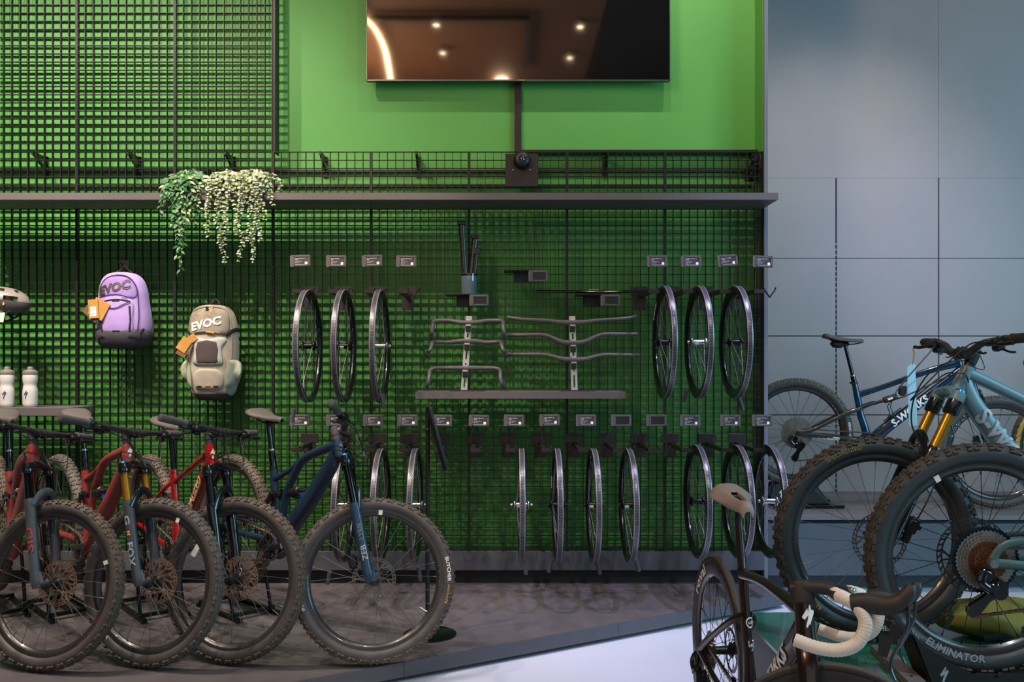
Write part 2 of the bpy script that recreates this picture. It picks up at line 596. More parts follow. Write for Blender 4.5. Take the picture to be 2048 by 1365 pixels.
# ------------------------------------------------------------------ wire grid panels
def grid_mesh(w, h, cell=.05):
    b = MB()
    t, dp = .0034, .022
    n = round(w / cell); k = round(h / cell)
    for i in range(n + 1):
        ed = i in (0, n)
        tt = .007 if ed else t
        x = i * cell
        if i == 0: x += .004
        if i == n: x -= .004
        b.box((x, dp / 2, h / 2), (tt, dp * (1.25 if ed else 1), h))
    for j in range(k + 1):
        b.box((w / 2, .002, j * cell), (w, .004, t))
        b.box((w / 2, dp / 2, j * cell), (w, dp * .7, t * .75))
    return b.mesh('wire_grid_panel', K['grid_metal'], smooth=False)
gl = grid_mesh(.6, 2.45)
gu = grid_mesh(.6, 1.25)
nm = ['first', 'second', 'third', 'fourth', 'fifth', 'sixth', 'seventh', 'eighth', 'ninth', 'tenth', 'eleventh', 'twelfth', 'thirteenth', 'fourteenth']
for i in range(8):
    o = link('wire_grid_panel', gl, None, M.Translation((XR - .6 * (8 - i), YM, .285)))
    tag(o, 'tall black wire grid panel on the green wall, %s from the left' % nm[i], 'grid panel', 'lower wire grid panels')
for i in range(3):
    o = link('wire_grid_panel', gu, None, M.Translation((XR - .6 * (8 - i), YM, 2.737)))
    tag(o, 'upper black wire grid panel above the long shelf, %s from the left' % nm[i], 'grid panel', 'upper wire grid panels')
# end cap of the upper grid
b = MB().box((-1.412, YM + .05, 3.36), (.012, .10, 1.25))
tag(b.build('grid_end_profile', K['grid_metal'], smooth=False), 'dark vertical metal profile closing the right end of the upper grid', 'profile')
# brackets behind the grid
bk = MB()
bk.box((0, .085, .0), (.012, .17, .022)); bk.bar((0, .16, -.07), (0, .02, .0), .012, .02); bk.box((0, .165, -.05), (.03, .01, .13))
bkm = bk.mesh('wall_bracket', K['black_plastic'], smooth=False)
for i, px in enumerate((64, 255, 450, 640, 832, 1216)):
    p = P(px, 306, YM)
    tag(link('wall_bracket', bkm, None, M.Translation((p.x, YM, p.z))), 'small black bracket fixing the grid to the wall, %s from the left' % nm[i], 'bracket', 'grid wall brackets')
for i, (py, lab) in enumerate(((338, 'upper'), (368, 'lower'))):
    p = P(1000, py, YM + .09)
    tag(MB().box((-1.0, YW - .012, p.z), (5.1, .022, .016)).build('wall_rail', K['black_board'], smooth=False), 'black horizontal mounting rail behind the grid above the long shelf, %s of two' % lab, 'rail', 'mounting rails behind the grid')

# ------------------------------------------------------------------ shelves
def shelf(name, label, x0, x1, ztop, y0, thick=.04):
    r = thing(name, label, 'shelf', ((x0 + x1) / 2, YM, ztop - thick))
    c = ((x0 + x1) / 2, YM, ztop - thick)
    L = x1 - x0
    MB().box((0, (y0 - YM) / 2, thick / 2), (L, YM - y0, thick), bev=.0015).build('board', K['shelf_board'], r, smooth=False)
    MB().box((0, y0 - YM - .001, thick / 2), (L, .002, thick - .001)).build('edge_band', K['shelf_edge'], r, smooth=False)
    return r
shelf('wall_shelf', 'long dark taupe shelf running across the whole grid under the television', -3.22, 1.578, 2.426, YM - .3)
shelf('wall_shelf', 'short shelf at left carrying two white water bottles', -3.22, (187 - PX0) * YM / FPX, 1.183, YM - .30, .045)
shelf('wall_shelf', 'short shelf at centre carrying the two handlebar display stands', (831 - PX0) * 5.1 / FPX, (1251 - PX0) * 5.1 / FPX, 1.277, YM - .3, .041)

# ------------------------------------------------------------------ television, duct, camera
def tv():
    y0 = 5.46
    p0, p1 = P(733, 162, y0), P(1340, 162, y0)
    w = p1.x - p0.x; h = 1.09
    r = thing('television', 'huge black glossy wall television reflecting ceiling lamps on the green wall', 'television', ((p0.x + p1.x) / 2, YW, p0.z))
    MB().box((0, y0 - YW + .02, h / 2), (w, .03, h), bev=.003).build('casing', K['black_plastic'], r)
    e = MB()
    e.box((0, y0 - YW + .002, .004), (w, .012, .008)); e.box((-w / 2 + .002, y0 - YW + .002, h / 2), (.004, .012, h)); e.box((w / 2 - .002, y0 - YW + .002, h / 2), (.004, .012, h))
    e.box((0, y0 - YW + .002, h - .004), (w, .012, .008))
    e.build('bezel', K['tv_edge'], r, smooth=False)
    MB().box((0, y0 - YW + .002, h / 2 + .002), (w - .01, .008, h - .014)).build('screen', K['screen_glass'], r, smooth=False)
    MB().box((.0, -.046, .22), (1.1, .072, .3), bev=.01).build('rear_housing', K['black_plastic'], r)
    MB().box((.02, y0 - YW - .003, .004), (.045, .006, .009)).build('maker_badge', K['bright_steel'], r, smooth=False)
    MB().box((0, -.0385, h * .5), (.6, .075, .4)).build('wall_mount', K['dark_metal'], r, smooth=False)
tv()
b = MB()
p0 = P(1036, 165, YW - .015); p1 = P(1036, 303, YW - .015)
b.box((p0.x, YW - .0155, (p0.z - .005 + p1.z) / 2), (.042, .03, p0.z - .005 - p1.z))
pa, pb = P(1030, 303, YW - .02), P(1524, 303, YW - .02)
tag(b.build('cable_duct', K['hook_steel'], smooth=False), 'dark vertical cable duct hanging below the middle of the television', 'cable duct')
b = MB().box(((pa.x + pb.x) / 2, YW - .036, pa.z - .012), (pb.x - pa.x - .01, .07, .02))
tag(b.build('cable_tray', K['hook_steel'], smooth=False), 'dark horizontal cable tray along the wall behind the top of the grid', 'cable tray')

def dome():
    p = P(1043.5, 340.5, YM - .012)
    r = thing('security_camera', 'round black ceiling-style security camera on a square black plate, on the grid', 'camera', (p.x, YM, p.z))
    MB().box((0, -.0075, 0), (.2, .012, .2), bev=.002).build('mounting_plate', K['hook_steel'], r)
    d = M.Translation((.0, -.018, .055))
    MB().lathe([(.0, -.05), (.03, -.05), (.042, -.044), (.05, -.03), (.052, 0), (.0, 0)], 32, axis='Y').build('housing', K['black_plastic'], r, d)
    MB().lathe([(0, -.062), (.012, -.060), (.02, -.053), (.024, -.046), (0, -.046)], 24, axis='Y').build('lens', K['lens_glass'], r, d)
    for x in (-.052, .052):
        MB().lathe([(0, -.003), (.004, -.002), (.004, .002), (0, .002)], 10).build('screw', K['bright_steel'], r, M.Translation((x, -.019, .0)))
    MB().tube(cr([(.0, -.03, .09), (-.015, -.012, .112), (-.03, -.008, .108), (-.045, -.006, .095)], 5), .004, 6).build('cable', K['cable_black'], r)
dome()
def clutter():
    p = P(1505, 335, YM + .08)
    b = MB()
    for k in range(9):
        q = [(RND.uniform(-.045, .05), RND.uniform(-.03, .05), RND.uniform(-.09, .06)) for _ in range(6)]
        b.tube(cr(q, 5), .0035, 5)
    b.box((.03, .02, .07), (.07, .05, .04))
    tag(b.build('cable_bundle', K['cable_black'], None, M.Translation(p)), 'tangle of black cables behind the top right corner of the grid', 'cables')
clutter()

# ------------------------------------------------------------------ bench along the grey wall
def bench():
    r = thing('display_bench', 'grey display bench with drawers along the grey panelled wall', 'bench', (3.6, 6.0, 0))
    o = V((-3.6, -6.0, 0))
    yf, zt = 5.53, .488
    MB().box(V((3.62, (yf + YG) / 2, zt - .015)) + o, (4.0, YG - yf - .002, .03), bev=.001).build('top', K['bench_top'], r, smooth=False)
    MB().box(V((3.62, yf + .33, .29)) + o, (3.98, .6, .355)).build('carcass', K['black_board'], r, smooth=False)
    for i in range(5):
        x0 = 1.65 + (i - .0) * 1.145 - .53
        x0, x1 = max(x0, 1.64), x0 + 1.14
        d = MB().box(V(((x0 + x1) / 2, yf + .01, .273)) + o, (x1 - x0, .02, .324), bev=.001).build('drawer', K['bench_front'], r, smooth=False)
    MB().box(V((3.62, yf + .16, .053)) + o, (3.98, .02, .106)).build('kick_board', K['bench_front'], r, smooth=False)
bench()

# ------------------------------------------------------------------ speckled green block under the right hand bikes
def block():
    x0, x1, y1, y0, zt = .965, 4.0, 3.62, 2.46, .418
    r = thing('display_block', 'raised display block with a speckled dark green top and grey sides at right', 'display block', ((x0 + x1) / 2, (y0 + y1) / 2, 0))
    MB().box((0, 0, (zt - .012) / 2), (x1 - x0, y1 - y0, zt - .012)).build('body', K['box_front'], r, smooth=False)
    MB().box((0, 0, zt - .006), (x1 - x0 + .002, y1 - y0 + .002, .012)).build('top', K['speckled_stone'], r, smooth=False)
block()

# ------------------------------------------------------------------ ceiling lamps seen in the television
def downlight(x, y, i):
    r = thing('ceiling_spotlight', 'small round ceiling spotlight, %s of those reflected in the television' % nm[i], 'ceiling light', (x, y, 5.0), group='ceiling spotlights')
    MB().lathe([(.035, -.0), (.055, 0), (.055, -.07), (.038, -.07)], 20, axis='Z').build('housing', K['black_plastic'], r)
    MB().lathe([(0, -.06), (.036, -.06)], 20, axis='Z').build('lamp_glass', K['lamp_glow'], r)
for i, (x, y) in enumerate(((-.71, 1.80), (.78, 1.75), (-.70, .98), (.74, .82))):
    downlight(x, y, i)
r = thing('ceiling_strip_light', 'curved glowing strip light reflected in the left of the television', 'ceiling light', (-1.35, 1, 4.9))
pp = cr([(-.1, 1.2, 0), (.0, .85, 0), (.03, .3, 0), (.0, -.3, 0), (-.08, -1.1, 0), (-.3, -2.0, 0)], 8)
MB().tube(pp, [(.025, .015)] * len(pp), 8, (1, 0, 0)).build('diffuser', K['strip_glow'], r)
MB().tube([V(p) + V((0, 0, .03)) for p in pp], [(.03, .02)] * len(pp), 8, (1, 0, 0)).build('profile', K['black_plastic'], r)
for y in (.7, -.9, -1.9):
    MB().tube([(.0 if y > -1 else -.25, y, .04), (.0 if y > -1 else -.25, y, .1)], .004, 6).build('hanger', K['dark_metal'], r)
r = thing('ceiling_globe_lamp', 'round glowing ceiling lamp reflected at the lower edge of the television', 'ceiling light', (-.04, -.06, 5))
MB().lathe([(0, -.16), (.06, -.15), (.10, -.09), (.06, -.02), (0, -.01)], 20, axis='Z').build('globe', K['lamp_glow'], r)
MB().tube([(0, 0, -.02), (0, 0, .0)], .02, 8).build('rose', K['black_plastic'], r)
r = thing('ceiling_track', 'black ceiling track reflected as dark bars at the top of the television', 'track', (0, 1.95, 4.95))
MB().box((-.55, 0, .0), (1.6, .05, .05)).build('rail', K['black_plastic'], r, smooth=False)
MB().box((.23, -.8, .0), (.035, 1.6, .05)).build('cross_rail', K['black_plastic'], r, smooth=False)

# ------------------------------------------------------------------ lights
def lamp(kind, name, loc, target, energy, color, size=.1, angle=70, blend=.6, sy=None):
    l = bpy.data.lights.new(name, kind)
    l.energy = energy
    l.color = color
    if kind == 'SPOT':
        l.spot_size = rad(angle); l.spot_blend = blend; l.shadow_soft_size = size
    elif kind == 'AREA':
        l.shape = 'RECTANGLE'; l.size = size; l.size_y = sy or size
    else:
        l.shadow_soft_size = size
    o = bpy.data.objects.new(name, l)
    COL.objects.link(o)
    o.location = loc
    d = V(target) - V(loc)
    o.rotation_euler = d.to_track_quat('-Z', 'Y').to_euler()
    return o
WARM, NEUT, COOL = (1, .86, .74), (1, .95, .9), (.62, .72, 1)
for x, tx, e in ((-3.75, -3.4, 360), (-2.85, -2.6, 360), (-1.95, -2.0, 270)):
    lamp('SPOT', 'track_spot', (x, 3.4, 4.9), (tx, 5.5, 1.1), e, WARM, .022, 84, .7)
for x, tx, e in ((-3.35, -3.1, 330), (-2.3, -2.15, 330), (-1.25, -1.15, 300)):
    lamp('SPOT', 'track_spot', (x, 2.75, 4.9), (tx, 5.5, .85), e, WARM, .022, 40, .5)
for x, tx, e in ((-.9, -.85, 22), (-.05, -.05, 30), (.75, .75, 52), (1.32, 1.38, 78)):
    lamp('SPOT', 'track_spot', (x, 4.25, 4.9), (tx, 5.5, 2.6), e, WARM, .022, 100, .8)
for x, tx, e in ((-2.9, -2.6, 175), (-1.3, -1.6, 175)):
    lamp('SPOT', 'track_spot', (x, 1.6, 4.9), (tx, 4.2, .4), e, WARM, .03, 50, .8)
lamp('SPOT', 'track_spot', (2.55, 4.7, 4.9), (2.4, 6.5, 1.2), 165, (1, .89, .88), .1, 74, .9)
lamp('SPOT', 'track_spot', (.1, 3.5, 4.9), (.0, 4.55, .0), 190, (.95, .88, .9), .03, 34, .8)
lamp('SPOT', 'track_spot', (2.0, 4.0, 4.9), (1.05, 4.85, .0), 560, (.50, .52, 1), .04, 38, .8)
lamp('SPOT', 'colour_spot', (2.2, 2.6, 4.3), (2.95, 6.5, 2.25), 150, (.36, .40, 1), .2, 26, 1)
lamp('SPOT', 'track_spot', (1.9, .8, 4.9), (1.0, 3.0, .2), 340, (.88, .93, 1), .08, 66, .8)
lamp('AREA', 'led_wall', (5.6, 1.9, 2.6), (2.2, 4.5, 1.2), 200, (.34, .76, 1), 3.0, 0, 0, 2.6)
lamp('AREA', 'front_fill', (-.2, -2.6, 2.6), (0, 4, 1.4), 30, (.95, .97, 1), 7.0, 0, 0, 2.6)  # added soft fill from behind the camera, not a modelled window
lamp('AREA', 'ceiling_fill', (-2.3, .9, 4.45), (-1.0, 1.1, 5.0), 230, (1, .66, .40), 1.0, 0, 0, 2.4)  # added unseen lamp, warms the ceiling that the television screen reflects
w = bpy.data.worlds.new('world'); SC.world = w
w.use_nodes = True
bg = w.node_tree.nodes['Background']
bg.inputs['Color'].default_value = (.55, .62, .75, 1)
bg.inputs['Strength'].default_value = .06
SC.view_settings.view_transform = 'Standard'
SC.view_settings.look = 'None'
SC.view_settings.exposure = 0
SC.view_settings.gamma = 1
SC.view_settings.use_curve_mapping = False
# ================================================================== wheels (local axis Y, centre at the origin, left side = +Y)
def tyre_mesh(R, rho, N, kh, mats, road=False, skip=0):
    """carcass + tread knobs"""
    b = MB()
    r0 = R - kh - rho
    prof, ms = [], []
    A = [-150, -130, -110, -90, -75, -60, -45, -30, -15, 0, 15, 30, 45, 60, 75, 90, 110, 130, 150]
    for a in A:
        prof.append((r0 + rho * cos(rad(a)), rho * sin(rad(a))))
    for a in A[:-1]:
        ms.append(1 if -62 < a < 60 else 0)
    b.lathe(prof, 96 if not road else 84, ms=ms)
    if not road:
        def knob(th, ph, lt, lw, h):
            r = r0 + rho * cos(ph); y = rho * sin(ph)
            er = V((cos(th), 0, sin(th))); et = V((-sin(th), 0, cos(th))); ey = V((0, 1, 0))
            n = er * cos(ph) + ey * sin(ph); q = ey * cos(ph) - er * sin(ph)
            p = er * r + ey * y
            vs = []
            for hh, k in ((-.001, 1.0), (h, .78)):
                for a, c in ((-1, -1), (1, -1), (1, 1), (-1, 1)):
                    vs.append(p + n * hh + et * (a * lt * k / 2) + q * (c * lw * k / 2))
            b.add(vs, [(4, 5, 6, 7), (0, 1, 5, 4), (1, 2, 6, 5), (2, 3, 7, 6), (3, 0, 4, 7)], 1)
        pt = 2 * pi * R / N
        for i in range(N):
            th = 2 * pi * i / N
            d = .36 * 2 * pi / N
            if i % 2:
                for s in (-1, 1): knob(th, s * .16, pt * .46, .0078, kh)
            else:
                for s in (-1, 1): knob(th, s * .32, pt * .40, .0070, kh * .95)
            for s in (-1, 1):
                knob(th + d * (s > 0), s * .64, pt * .46, .0075, kh)
                knob(th + d * (i % 2), s * .98, pt * .52, .0098, kh * 1.1)
    return b.mesh('tyre', mats, 30, fixn=False)

def rim_mesh(ro, ri, hw, mt, tape=None):
    """box-section rim ; ro outer bead radius, ri inner radius, hw half width"""
    b = MB()
    d = ro - ri
    prof = [(ro - .006, .0), (ro - .006, hw * .55), (ro - .002, hw * .75), (ro, hw * .9), (ro, hw), (ro - .012, hw), (ri + d * .35, hw * .82), (ri + .004, hw * .42), (ri, hw * .2)]
    ms = [1 if tape else 0] * 3 + [0] * 5
    full = [(r, y) for r, y in prof] + [(r, -y) for r, y in reversed(prof)][:-1]
    n = len(full)
    mm = []
    for i in range(n):
        mid = (full[i][0] + full[(i + 1) % n][0]) / 2
        mm.append(0)
    b.lathe(full, 96, closed=True, ms=mm)
    ms_ = [mt]
    if tape:
        b.lathe([(ro + .0008, -hw * .93), (ro + .0022, -hw * .8), (ro + .0026, -hw * .3), (ro + .0026, hw * .3), (ro + .0022, hw * .8), (ro + .0008, hw * .93)], 128, m=1)
        ms_ = [mt, tape]
    return b.mesh('wheel', ms_, 40)

def spoke_mesh(s, d, rf, yf, rr, yr, mt, th=.0011, cross=48):
    a = rad(cross) * d
    p0 = V((rf * cos(a), s * yf, rf * sin(a))); p1 = V((rr, s * yr, 0))
    b = MB().tube([p0, p1], th, 5, caps=False)
    q = p1 + (p0 - p1).normalized() * .014
    b.tube([p1, q], th * 1.9, 6, caps=False)
    return b.mesh('spoke', mt, 60)

def spokes(parent, mset, n, lab=None):
    for k in range(n):
        s = 1 if k % 2 else -1
        d = 1 if (k // 2) % 2 else -1
        link('spoke', mset[(s, d)], parent, M.Rotation(2 * pi * k / n, 4, 'Y'))

def spoke_set(rf, yf, rr, yr, mt, th=.0011, cross=48):
    return {(s, d): spoke_mesh(s, d, rf, yf, rr, yr, mt, th, cross) for s in (-1, 1) for d in (-1, 1)}

def hub_mesh(hw, mt, rb=.016, rf=.028, sides=(1, 1)):
    b = MB()
    w = hw
    prof = [(0, -w), (.0085, -w), (.0095, -w + .004), (.0095, -w + .010), (.016, -w + .012), (rf * .8, -w + .018), (rf, -w + .020), (rf, -w + .024), (rb, -w + .032),
            (rb * .9, 0), (rb, w - .032), (rf, w - .024), (rf, w - .020), (rf * .8, w - .018), (.016, w - .012), (.0095, w - .010), (.0095, w - .004), (.0085, w), (0, w)]
    b.lathe(prof, 24)
    return b.mesh('hub', mt, 35)

def rotor_mesh(R, mt, arms=6):
    b = MB()
    t = .0009
    def ring(r0, r1, seg=72):
        b.lathe([(r0, -t), (r1, -t), (r1, t), (r0, t)], seg, closed=True)
    ring(R * .965, R); ring(R * .845, R * .885)
    n = 36
    for k in range(n):
        a = 2 * pi * k / n
        p = V((R * .87 * cos(a), 0, R * .87 * sin(a))); q = V((R * .975 * cos(a + .09), 0, R * .975 * sin(a + .09)))
        b.bar(p, q, .0018, R * .055, (cos(a + pi / 2), 0, sin(a + pi / 2)))
    for k in range(arms):
        a = 2 * pi * k / arms
        for da in (-.16, .16):
            pts = [(R * .86 * cos(a + da), 0, R * .86 * sin(a + da)), (R * .6 * cos(a + .18), 0, R * .6 * sin(a + .18)), (R * .3 * cos(a + .5), 0, R * .3 * sin(a + .5))]
            b.tube(pts, [(t, .004), (t, .0034), (t, .0045)], 6, (0, 1, 0))
    ring(R * .2, R * .33, 36)
    return b.mesh('brake_rotor', mt, 35)

def gear(b, r, y, t, n, inner, m=0, th=None):
    """toothed ring at height y"""
    tl = th or .0042
    N = n * 4
    vs, fs = [], []
    for i in range(N):
        a = 2 * pi * i / N
        ro = r + (tl if i % 4 in (1, 2) else 0)
        if i % 4 == 1: a += .25 * 2 * pi / N
        if i % 4 == 2: a -= .25 * 2 * pi / N
        for rr, yy in ((inner, y - t / 2), (ro, y - t / 2), (ro, y + t / 2), (inner, y + t / 2)):
            vs.append((rr * cos(a), yy, rr * sin(a)))
    for i in range(N):
        j = (i + 1) % N
        for k in range(4):
            k2 = (k + 1) % 4
            fs.append((i * 4 + k, i * 4 + k2, j * 4 + k2, j * 4 + k))
    b.add(vs, fs, m)

def cassette_mesh(n, rmax, rmin, y0, y1, mats, road=False):
    b = MB()
    for i in range(n):
        f = i / (n - 1)
        r = rmax + (rmin - rmax) * (f ** .82)
        y = y0 + (y1 - y0) * f
        teeth = max(10, int(2 * pi * r / .0127))
        m = 0
        if len(mats) > 1:
            m = 1 if i == 0 else (2 if f > .45 and len(mats) > 2 else 0)
        nxt = rmax + (rmin - rmax) * (min(1, (i + 1) / (n - 1)) ** .82)
        gear(b, r, y, .0018, teeth, max(.014, r * .86 if i == 0 else nxt * .8), m)
        # lightening web between neighbours
        if i < n - 1:
            k = max(8, teeth // 3)
            for q in range(k):
                a = 2 * pi * q / k
                c = (nxt + r) / 2 - .003
                b.box((c * cos(a), y + (y1 - y0) / (n - 1) / 2, c * sin(a)), (.006, abs(y1 - y0) / (n - 1), .003), M.Rotation(-a, 3, 'Y'), m=m)
    b.lathe([(.0, y1 - .004), (.016, y1 - .004), (.017, y1), (.017, y0), (0, y0)], 20)
    return b.mesh('cassette', mats, 25, fixn=False)

# ---- shared mesh data
MS = {}
MS['tyre_brown'] = tyre_mesh(.3725, .0300, 86, .0052, [K['sidewall'], K['tread']])
MS['tyre_grey'] = tyre_mesh(.3725, .0300, 86, .0052, [K['sidewall'], K['tread_grey']])
MS['tyre_big'] = tyre_mesh(.3775, .0325, 66, .0062, [K['sidewall_teal'], K['tread_dark']])
MS['tyre_xc'] = tyre_mesh(.3690, .0285, 104, .0032, [K['sidewall'], K['tread_grey']])
MS['tyre_tan'] = tyre_mesh(.3690, .0285, 104, .0032, [K['tan_wall'], K['tread_grey']])
MS['tyre_road'] = tyre_mesh(.338, .0145, 0, 0, [K['grip_black'], K['grip_rubber']], road=True)
MS['rim_carbon'] = rim_mesh(.3135, .283, .0175, K['rim_carbon'])
MS['rim_alloy'] = rim_mesh(.3135, .288, .0175, K['rim_alloy'])
MS['rim_deep'] = rim_mesh(.3165, .262, .0145, K['rim_carbon'])
MS['sp_mtb'] = spoke_set(.0275, .026, .285, .004, K['spoke_steel'])
MS['sp_dark'] = spoke_set(.0275, .026, .285, .004, K['spoke_black'], .0012)
MS['sp_road'] = spoke_set(.022, .026, .263, .003, K['spoke_black'], .0011, 40)
MS['hub_f'] = hub_mesh(.055, K['black_plastic'])
MS['hub_r'] = hub_mesh(.070, K['black_plastic'])
MS['rotor'] = rotor_mesh(.100, K['rotor_steel'])
MS['rotor_l'] = rotor_mesh(.122, K['rotor_steel'])
MS['rotor_b'] = rotor_mesh(.100, K['rotor_bronze'], 12)
MS['rotor_s'] = rotor_mesh(.080, K['dark_metal'])
MS['cas'] = cassette_mesh(12, .103, .020, -.026, -.066, [K['cassette_steel']])
MS['cas_rust'] = cassette_mesh(12, .105, .020, -.026, -.066, [K['cassette_steel'], K['cassette_teal'], K['cassette_rust']])
MS['cas_road'] = cassette_mesh(12, .066, .021, -.026, -.062, [K['chain_steel']])

def wheel(parent, mt, tyre='tyre_brown', rim='rim_carbon', sp='sp_mtb', rear=False, rotor='rotor', cassette='cas', n=28, R=.3725, label=None, rot=0.0, letter=None):
    w = link('wheel', MS[rim], parent, mt @ M.Rotation(rot, 4, 'Y'))
    link('tyre', MS[tyre], w)
    spokes(w, MS[sp], n)
    link('hub', MS['hub_r' if rear else 'hub_f'], w)
    if rotor:
        link('brake_rotor', MS[rotor], w, M.Translation((0, .047 if rear else .040, 0)))
    if rear and cassette:
        link('cassette', MS[cassette], w)
    MB().tube([(.283, 0, 0), (.245, 0, 0)], [.0034, .0022], 8).build('valve', K['bright_steel'], w, M.Rotation(.35, 4, 'Y'))
    return w

def side_text(w, s, size, r, ang, side, ysurf, mt, wid=1.0, bold=.0, name='lettering', flip=1, slope=0.0):
    """lettering round a wheel sidewall ; ang = angle (from +X, towards +Z) of the middle of the text as seen from 'side'. reads clockwise with tops outward"""
    b = MB()
    def fn(u, v):
        # seen from -Y (right side, x to the right, z up) clockwise = decreasing angle
        a = ang + (-u / r if side < 0 else u / r) * flip
        rr = r + v * flip
        return V((rr * cos(a), side * (ysurf - slope * v), rr * sin(a)))
    text(b, s, size, fn, wid, bold, center=True)
    return b.build(name, mt, w, smooth=False)

# ================================================================== bicycle components (bike frame: x forward, y left, z up, rear hub at (0,0,R))
class Bike:
    def __init__(s, name, label, rear, front, R, HA, a2c, htl, steer, group=None, off=.044, R2=None):
        rear, front = V(rear), V(front)
        s.R = R
        s.wb = (front - rear).length
        xa = (front - rear).normalized()
        rot = align(xa, za=(0, 0, 1))
        za = rot.col[2]
        s.W = M.Translation(rear - za * R) @ rot.to_4x4()
        s.root = thing(name, label, 'bicycle', mt=s.W, group=group)
        s.HA = rad(HA)
        s.u = V((-cos(s.HA), 0, sin(s.HA)))
        s.n = V((sin(s.HA), 0, cos(s.HA)))
        s.fh = V((s.wb, 0, R))
        s.p0 = s.fh - s.n * off
        s.hb = s.p0 + s.u * a2c
        s.ht = s.p0 + s.u * (a2c + htl)
        s.a2c, s.htl = a2c, htl
        s.S = M.Translation(s.p0) @ M.Rotation(rad(steer), 4, s.u) @ M.Translation(-s.p0)
        s.rh = V((0, 0, R))
    def ax(s, L, dn=0, y=0):
        return s.p0 + s.u * L + s.n * dn + V((0, y, 0))
    def b(s, mb, name, mt, steer=False, parent=None, ang=38, smooth=True, fixn=True):
        if parent is None:
            return mb.build(name, mt, s.root, s.S if steer else None, ang, smooth, fixn)
        return mb.build(name, mt, parent, None, ang, smooth, fixn)
    def st(s, p):
        return s.S @ V(p)

def fork_mtb(B, stan, low, top_cap=None, arch_mat=None, lw=.0245, Lc=None, Ll=.37, crown=None, w=.066, caliper=True):
    """telescopic fork"""
    Lc = Lc or B.a2c - .012
    b = MB()
    # crown: arch from leg to leg
    dn = .022
    st = []
    for y, dl, r in ((-w, -.022, .022), (-w * .75, -.004, .026), (-w * .35, .004, .027), (0, .006, .030), (w * .35, .004, .027), (w * .75, -.004, .026), (w, -.022, .022)):
        p = B.ax(Lc + dl, dn, y)
        st.append((p.x, p.y, p.z, r, r * .72))
    q = cr(st, 4)
    b.tube([p[:3] for p in q], [(p[3], p[4]) for p in q], 12, B.n)
    for y in (-w, w):
        b.tube([B.ax(Lc - .040, dn, y), B.ax(Lc - .036, dn, y), B.ax(Lc - .015, dn, y), B.ax(Lc + .006, dn, y)], [.0235, .0262, .0262, .024], 20)
    b.tube([B.ax(Lc, .006), B.ax(B.a2c + .004, 0)], [.032, .027], 20)
    f = B.b(b, 'fork', crown or K['fork_black'], True)
    for y in (-w, w):
        MB().tube([B.ax(Lc - .03, dn, y), B.ax(Ll - .02, dn, y)], .0182, 20).build('stanchion', stan, f)
        if top_cap:
            MB().tube([B.ax(Lc + .004, dn, y), B.ax(Lc + .014, dn, y)], [.021, .017], 16).build('top_cap', top_cap, f)
    b = MB()
    for y in (-w, w):
        k = 1 if y > 0 else -1
        pts = [(Ll + .004, .0235, .0235, 0), (Ll - .012, lw, lw, 0), (Ll - .06, lw * .95, lw, 0), (.17, lw * .86, lw * .92, 0), (.06, lw * .84, lw * .9, 0), (.02, lw * .8, lw * .95, 0), (-.012, lw * .55, lw * .7, 0)]
        q = cr([tuple(B.ax(L, dn + .0, y)) + (ra, rb) for L, ra, rb, _ in pts], 3)
        b.tube([p[:3] for p in q], [(p[3], p[4]) for p in q], 16, (0, 1, 0))
        # dropout reaching forward to the axle
        b.tube([B.ax(.05, dn + .004, y - k * .004), B.ax(.016, dn + .014, y - k * .006), B.ax(0, .044, y - k * .006)], [(.011, .022), (.011, .020), (.011, .015)], 12, (0, 1, 0))
        b.tube([V((B.wb, y + k * .012, B.R)), V((B.wb, y - k * .02, B.R))], .013, 16)
    fl = b.build('fork_lower', low, f)
    # arch over the tyre
    a = MB()
    rr = B.R + .022
    pts = []
    for t in (-1, -.93, -.7, -.35, 0, .35, .7, .93, 1):
        L = Ll - .03 + (rr + .018 - Ll + .03) * (1 - abs(t) ** 2.6)
        pts.append(tuple(B.ax(L, dn + .018 + .022 * (1 - t * t), w * t)) + (.010, .019))
    q = cr(pts, 4)
    a.tube([p[:3] for p in q], [(p[3], p[4]) for p in q], 10, B.n)
    a.build('fork_arch', arch_mat or low, f)
    # caliper on the left leg behind
    if caliper:
        c = MB()
        c.box(B.ax(.10, -.036, w * .72), (.036, .034, .062), M.Rotation(-(pi / 2 - B.HA), 3, 'Y'), .006)
        c.box(B.ax(.075, -.028, w * .9), (.03, .018, .09), M.Rotation(-(pi / 2 - B.HA), 3, 'Y'), .005)
        c.tube([B.ax(.10, -.052, w * .5), B.ax(.10, -.052, w)], .009, 12)
        c.build('brake_caliper', K['lever_black'], f)
        h = MB().tube(cr([B.ax(.13, -.04, w * .8), B.ax(.20, -.034, w * 1.1), B.ax(.30, -.028, w * 1.15), B.ax(.38, -.02, w * 1.1), B.ax(.46, -.03, w * .8), B.ax(.56, .06, .02)], 5), .0026, 6)
        h.build('brake_hose', K['cable_black'], f)
    return f

def leg_text(B, f, s, size, Lmid, side, mt, low_r=.0225, w=.066, up=True, bold=.01, dn=.022, wid=1, c0=0.0):
    """lettering along a fork leg, wrapped round it ; runs up or down the leg"""
    b = MB()
    yc = side * w
    def fn(u, v):
        an = (v - size * .36) / low_r + c0
        L = Lmid + (u if up else -u)
        rr = low_r + .0012
        sg = 1 if up else -1
        k = -side * sg
        return B.ax(L, dn - rr * sin(an) * (k if side < 0 else k), yc + side * rr * cos(an))
    text(b, s, size, fn, wid, bold, center=True, cuts=1)
    return b.build('fork_lettering', mt, f, smooth=False)

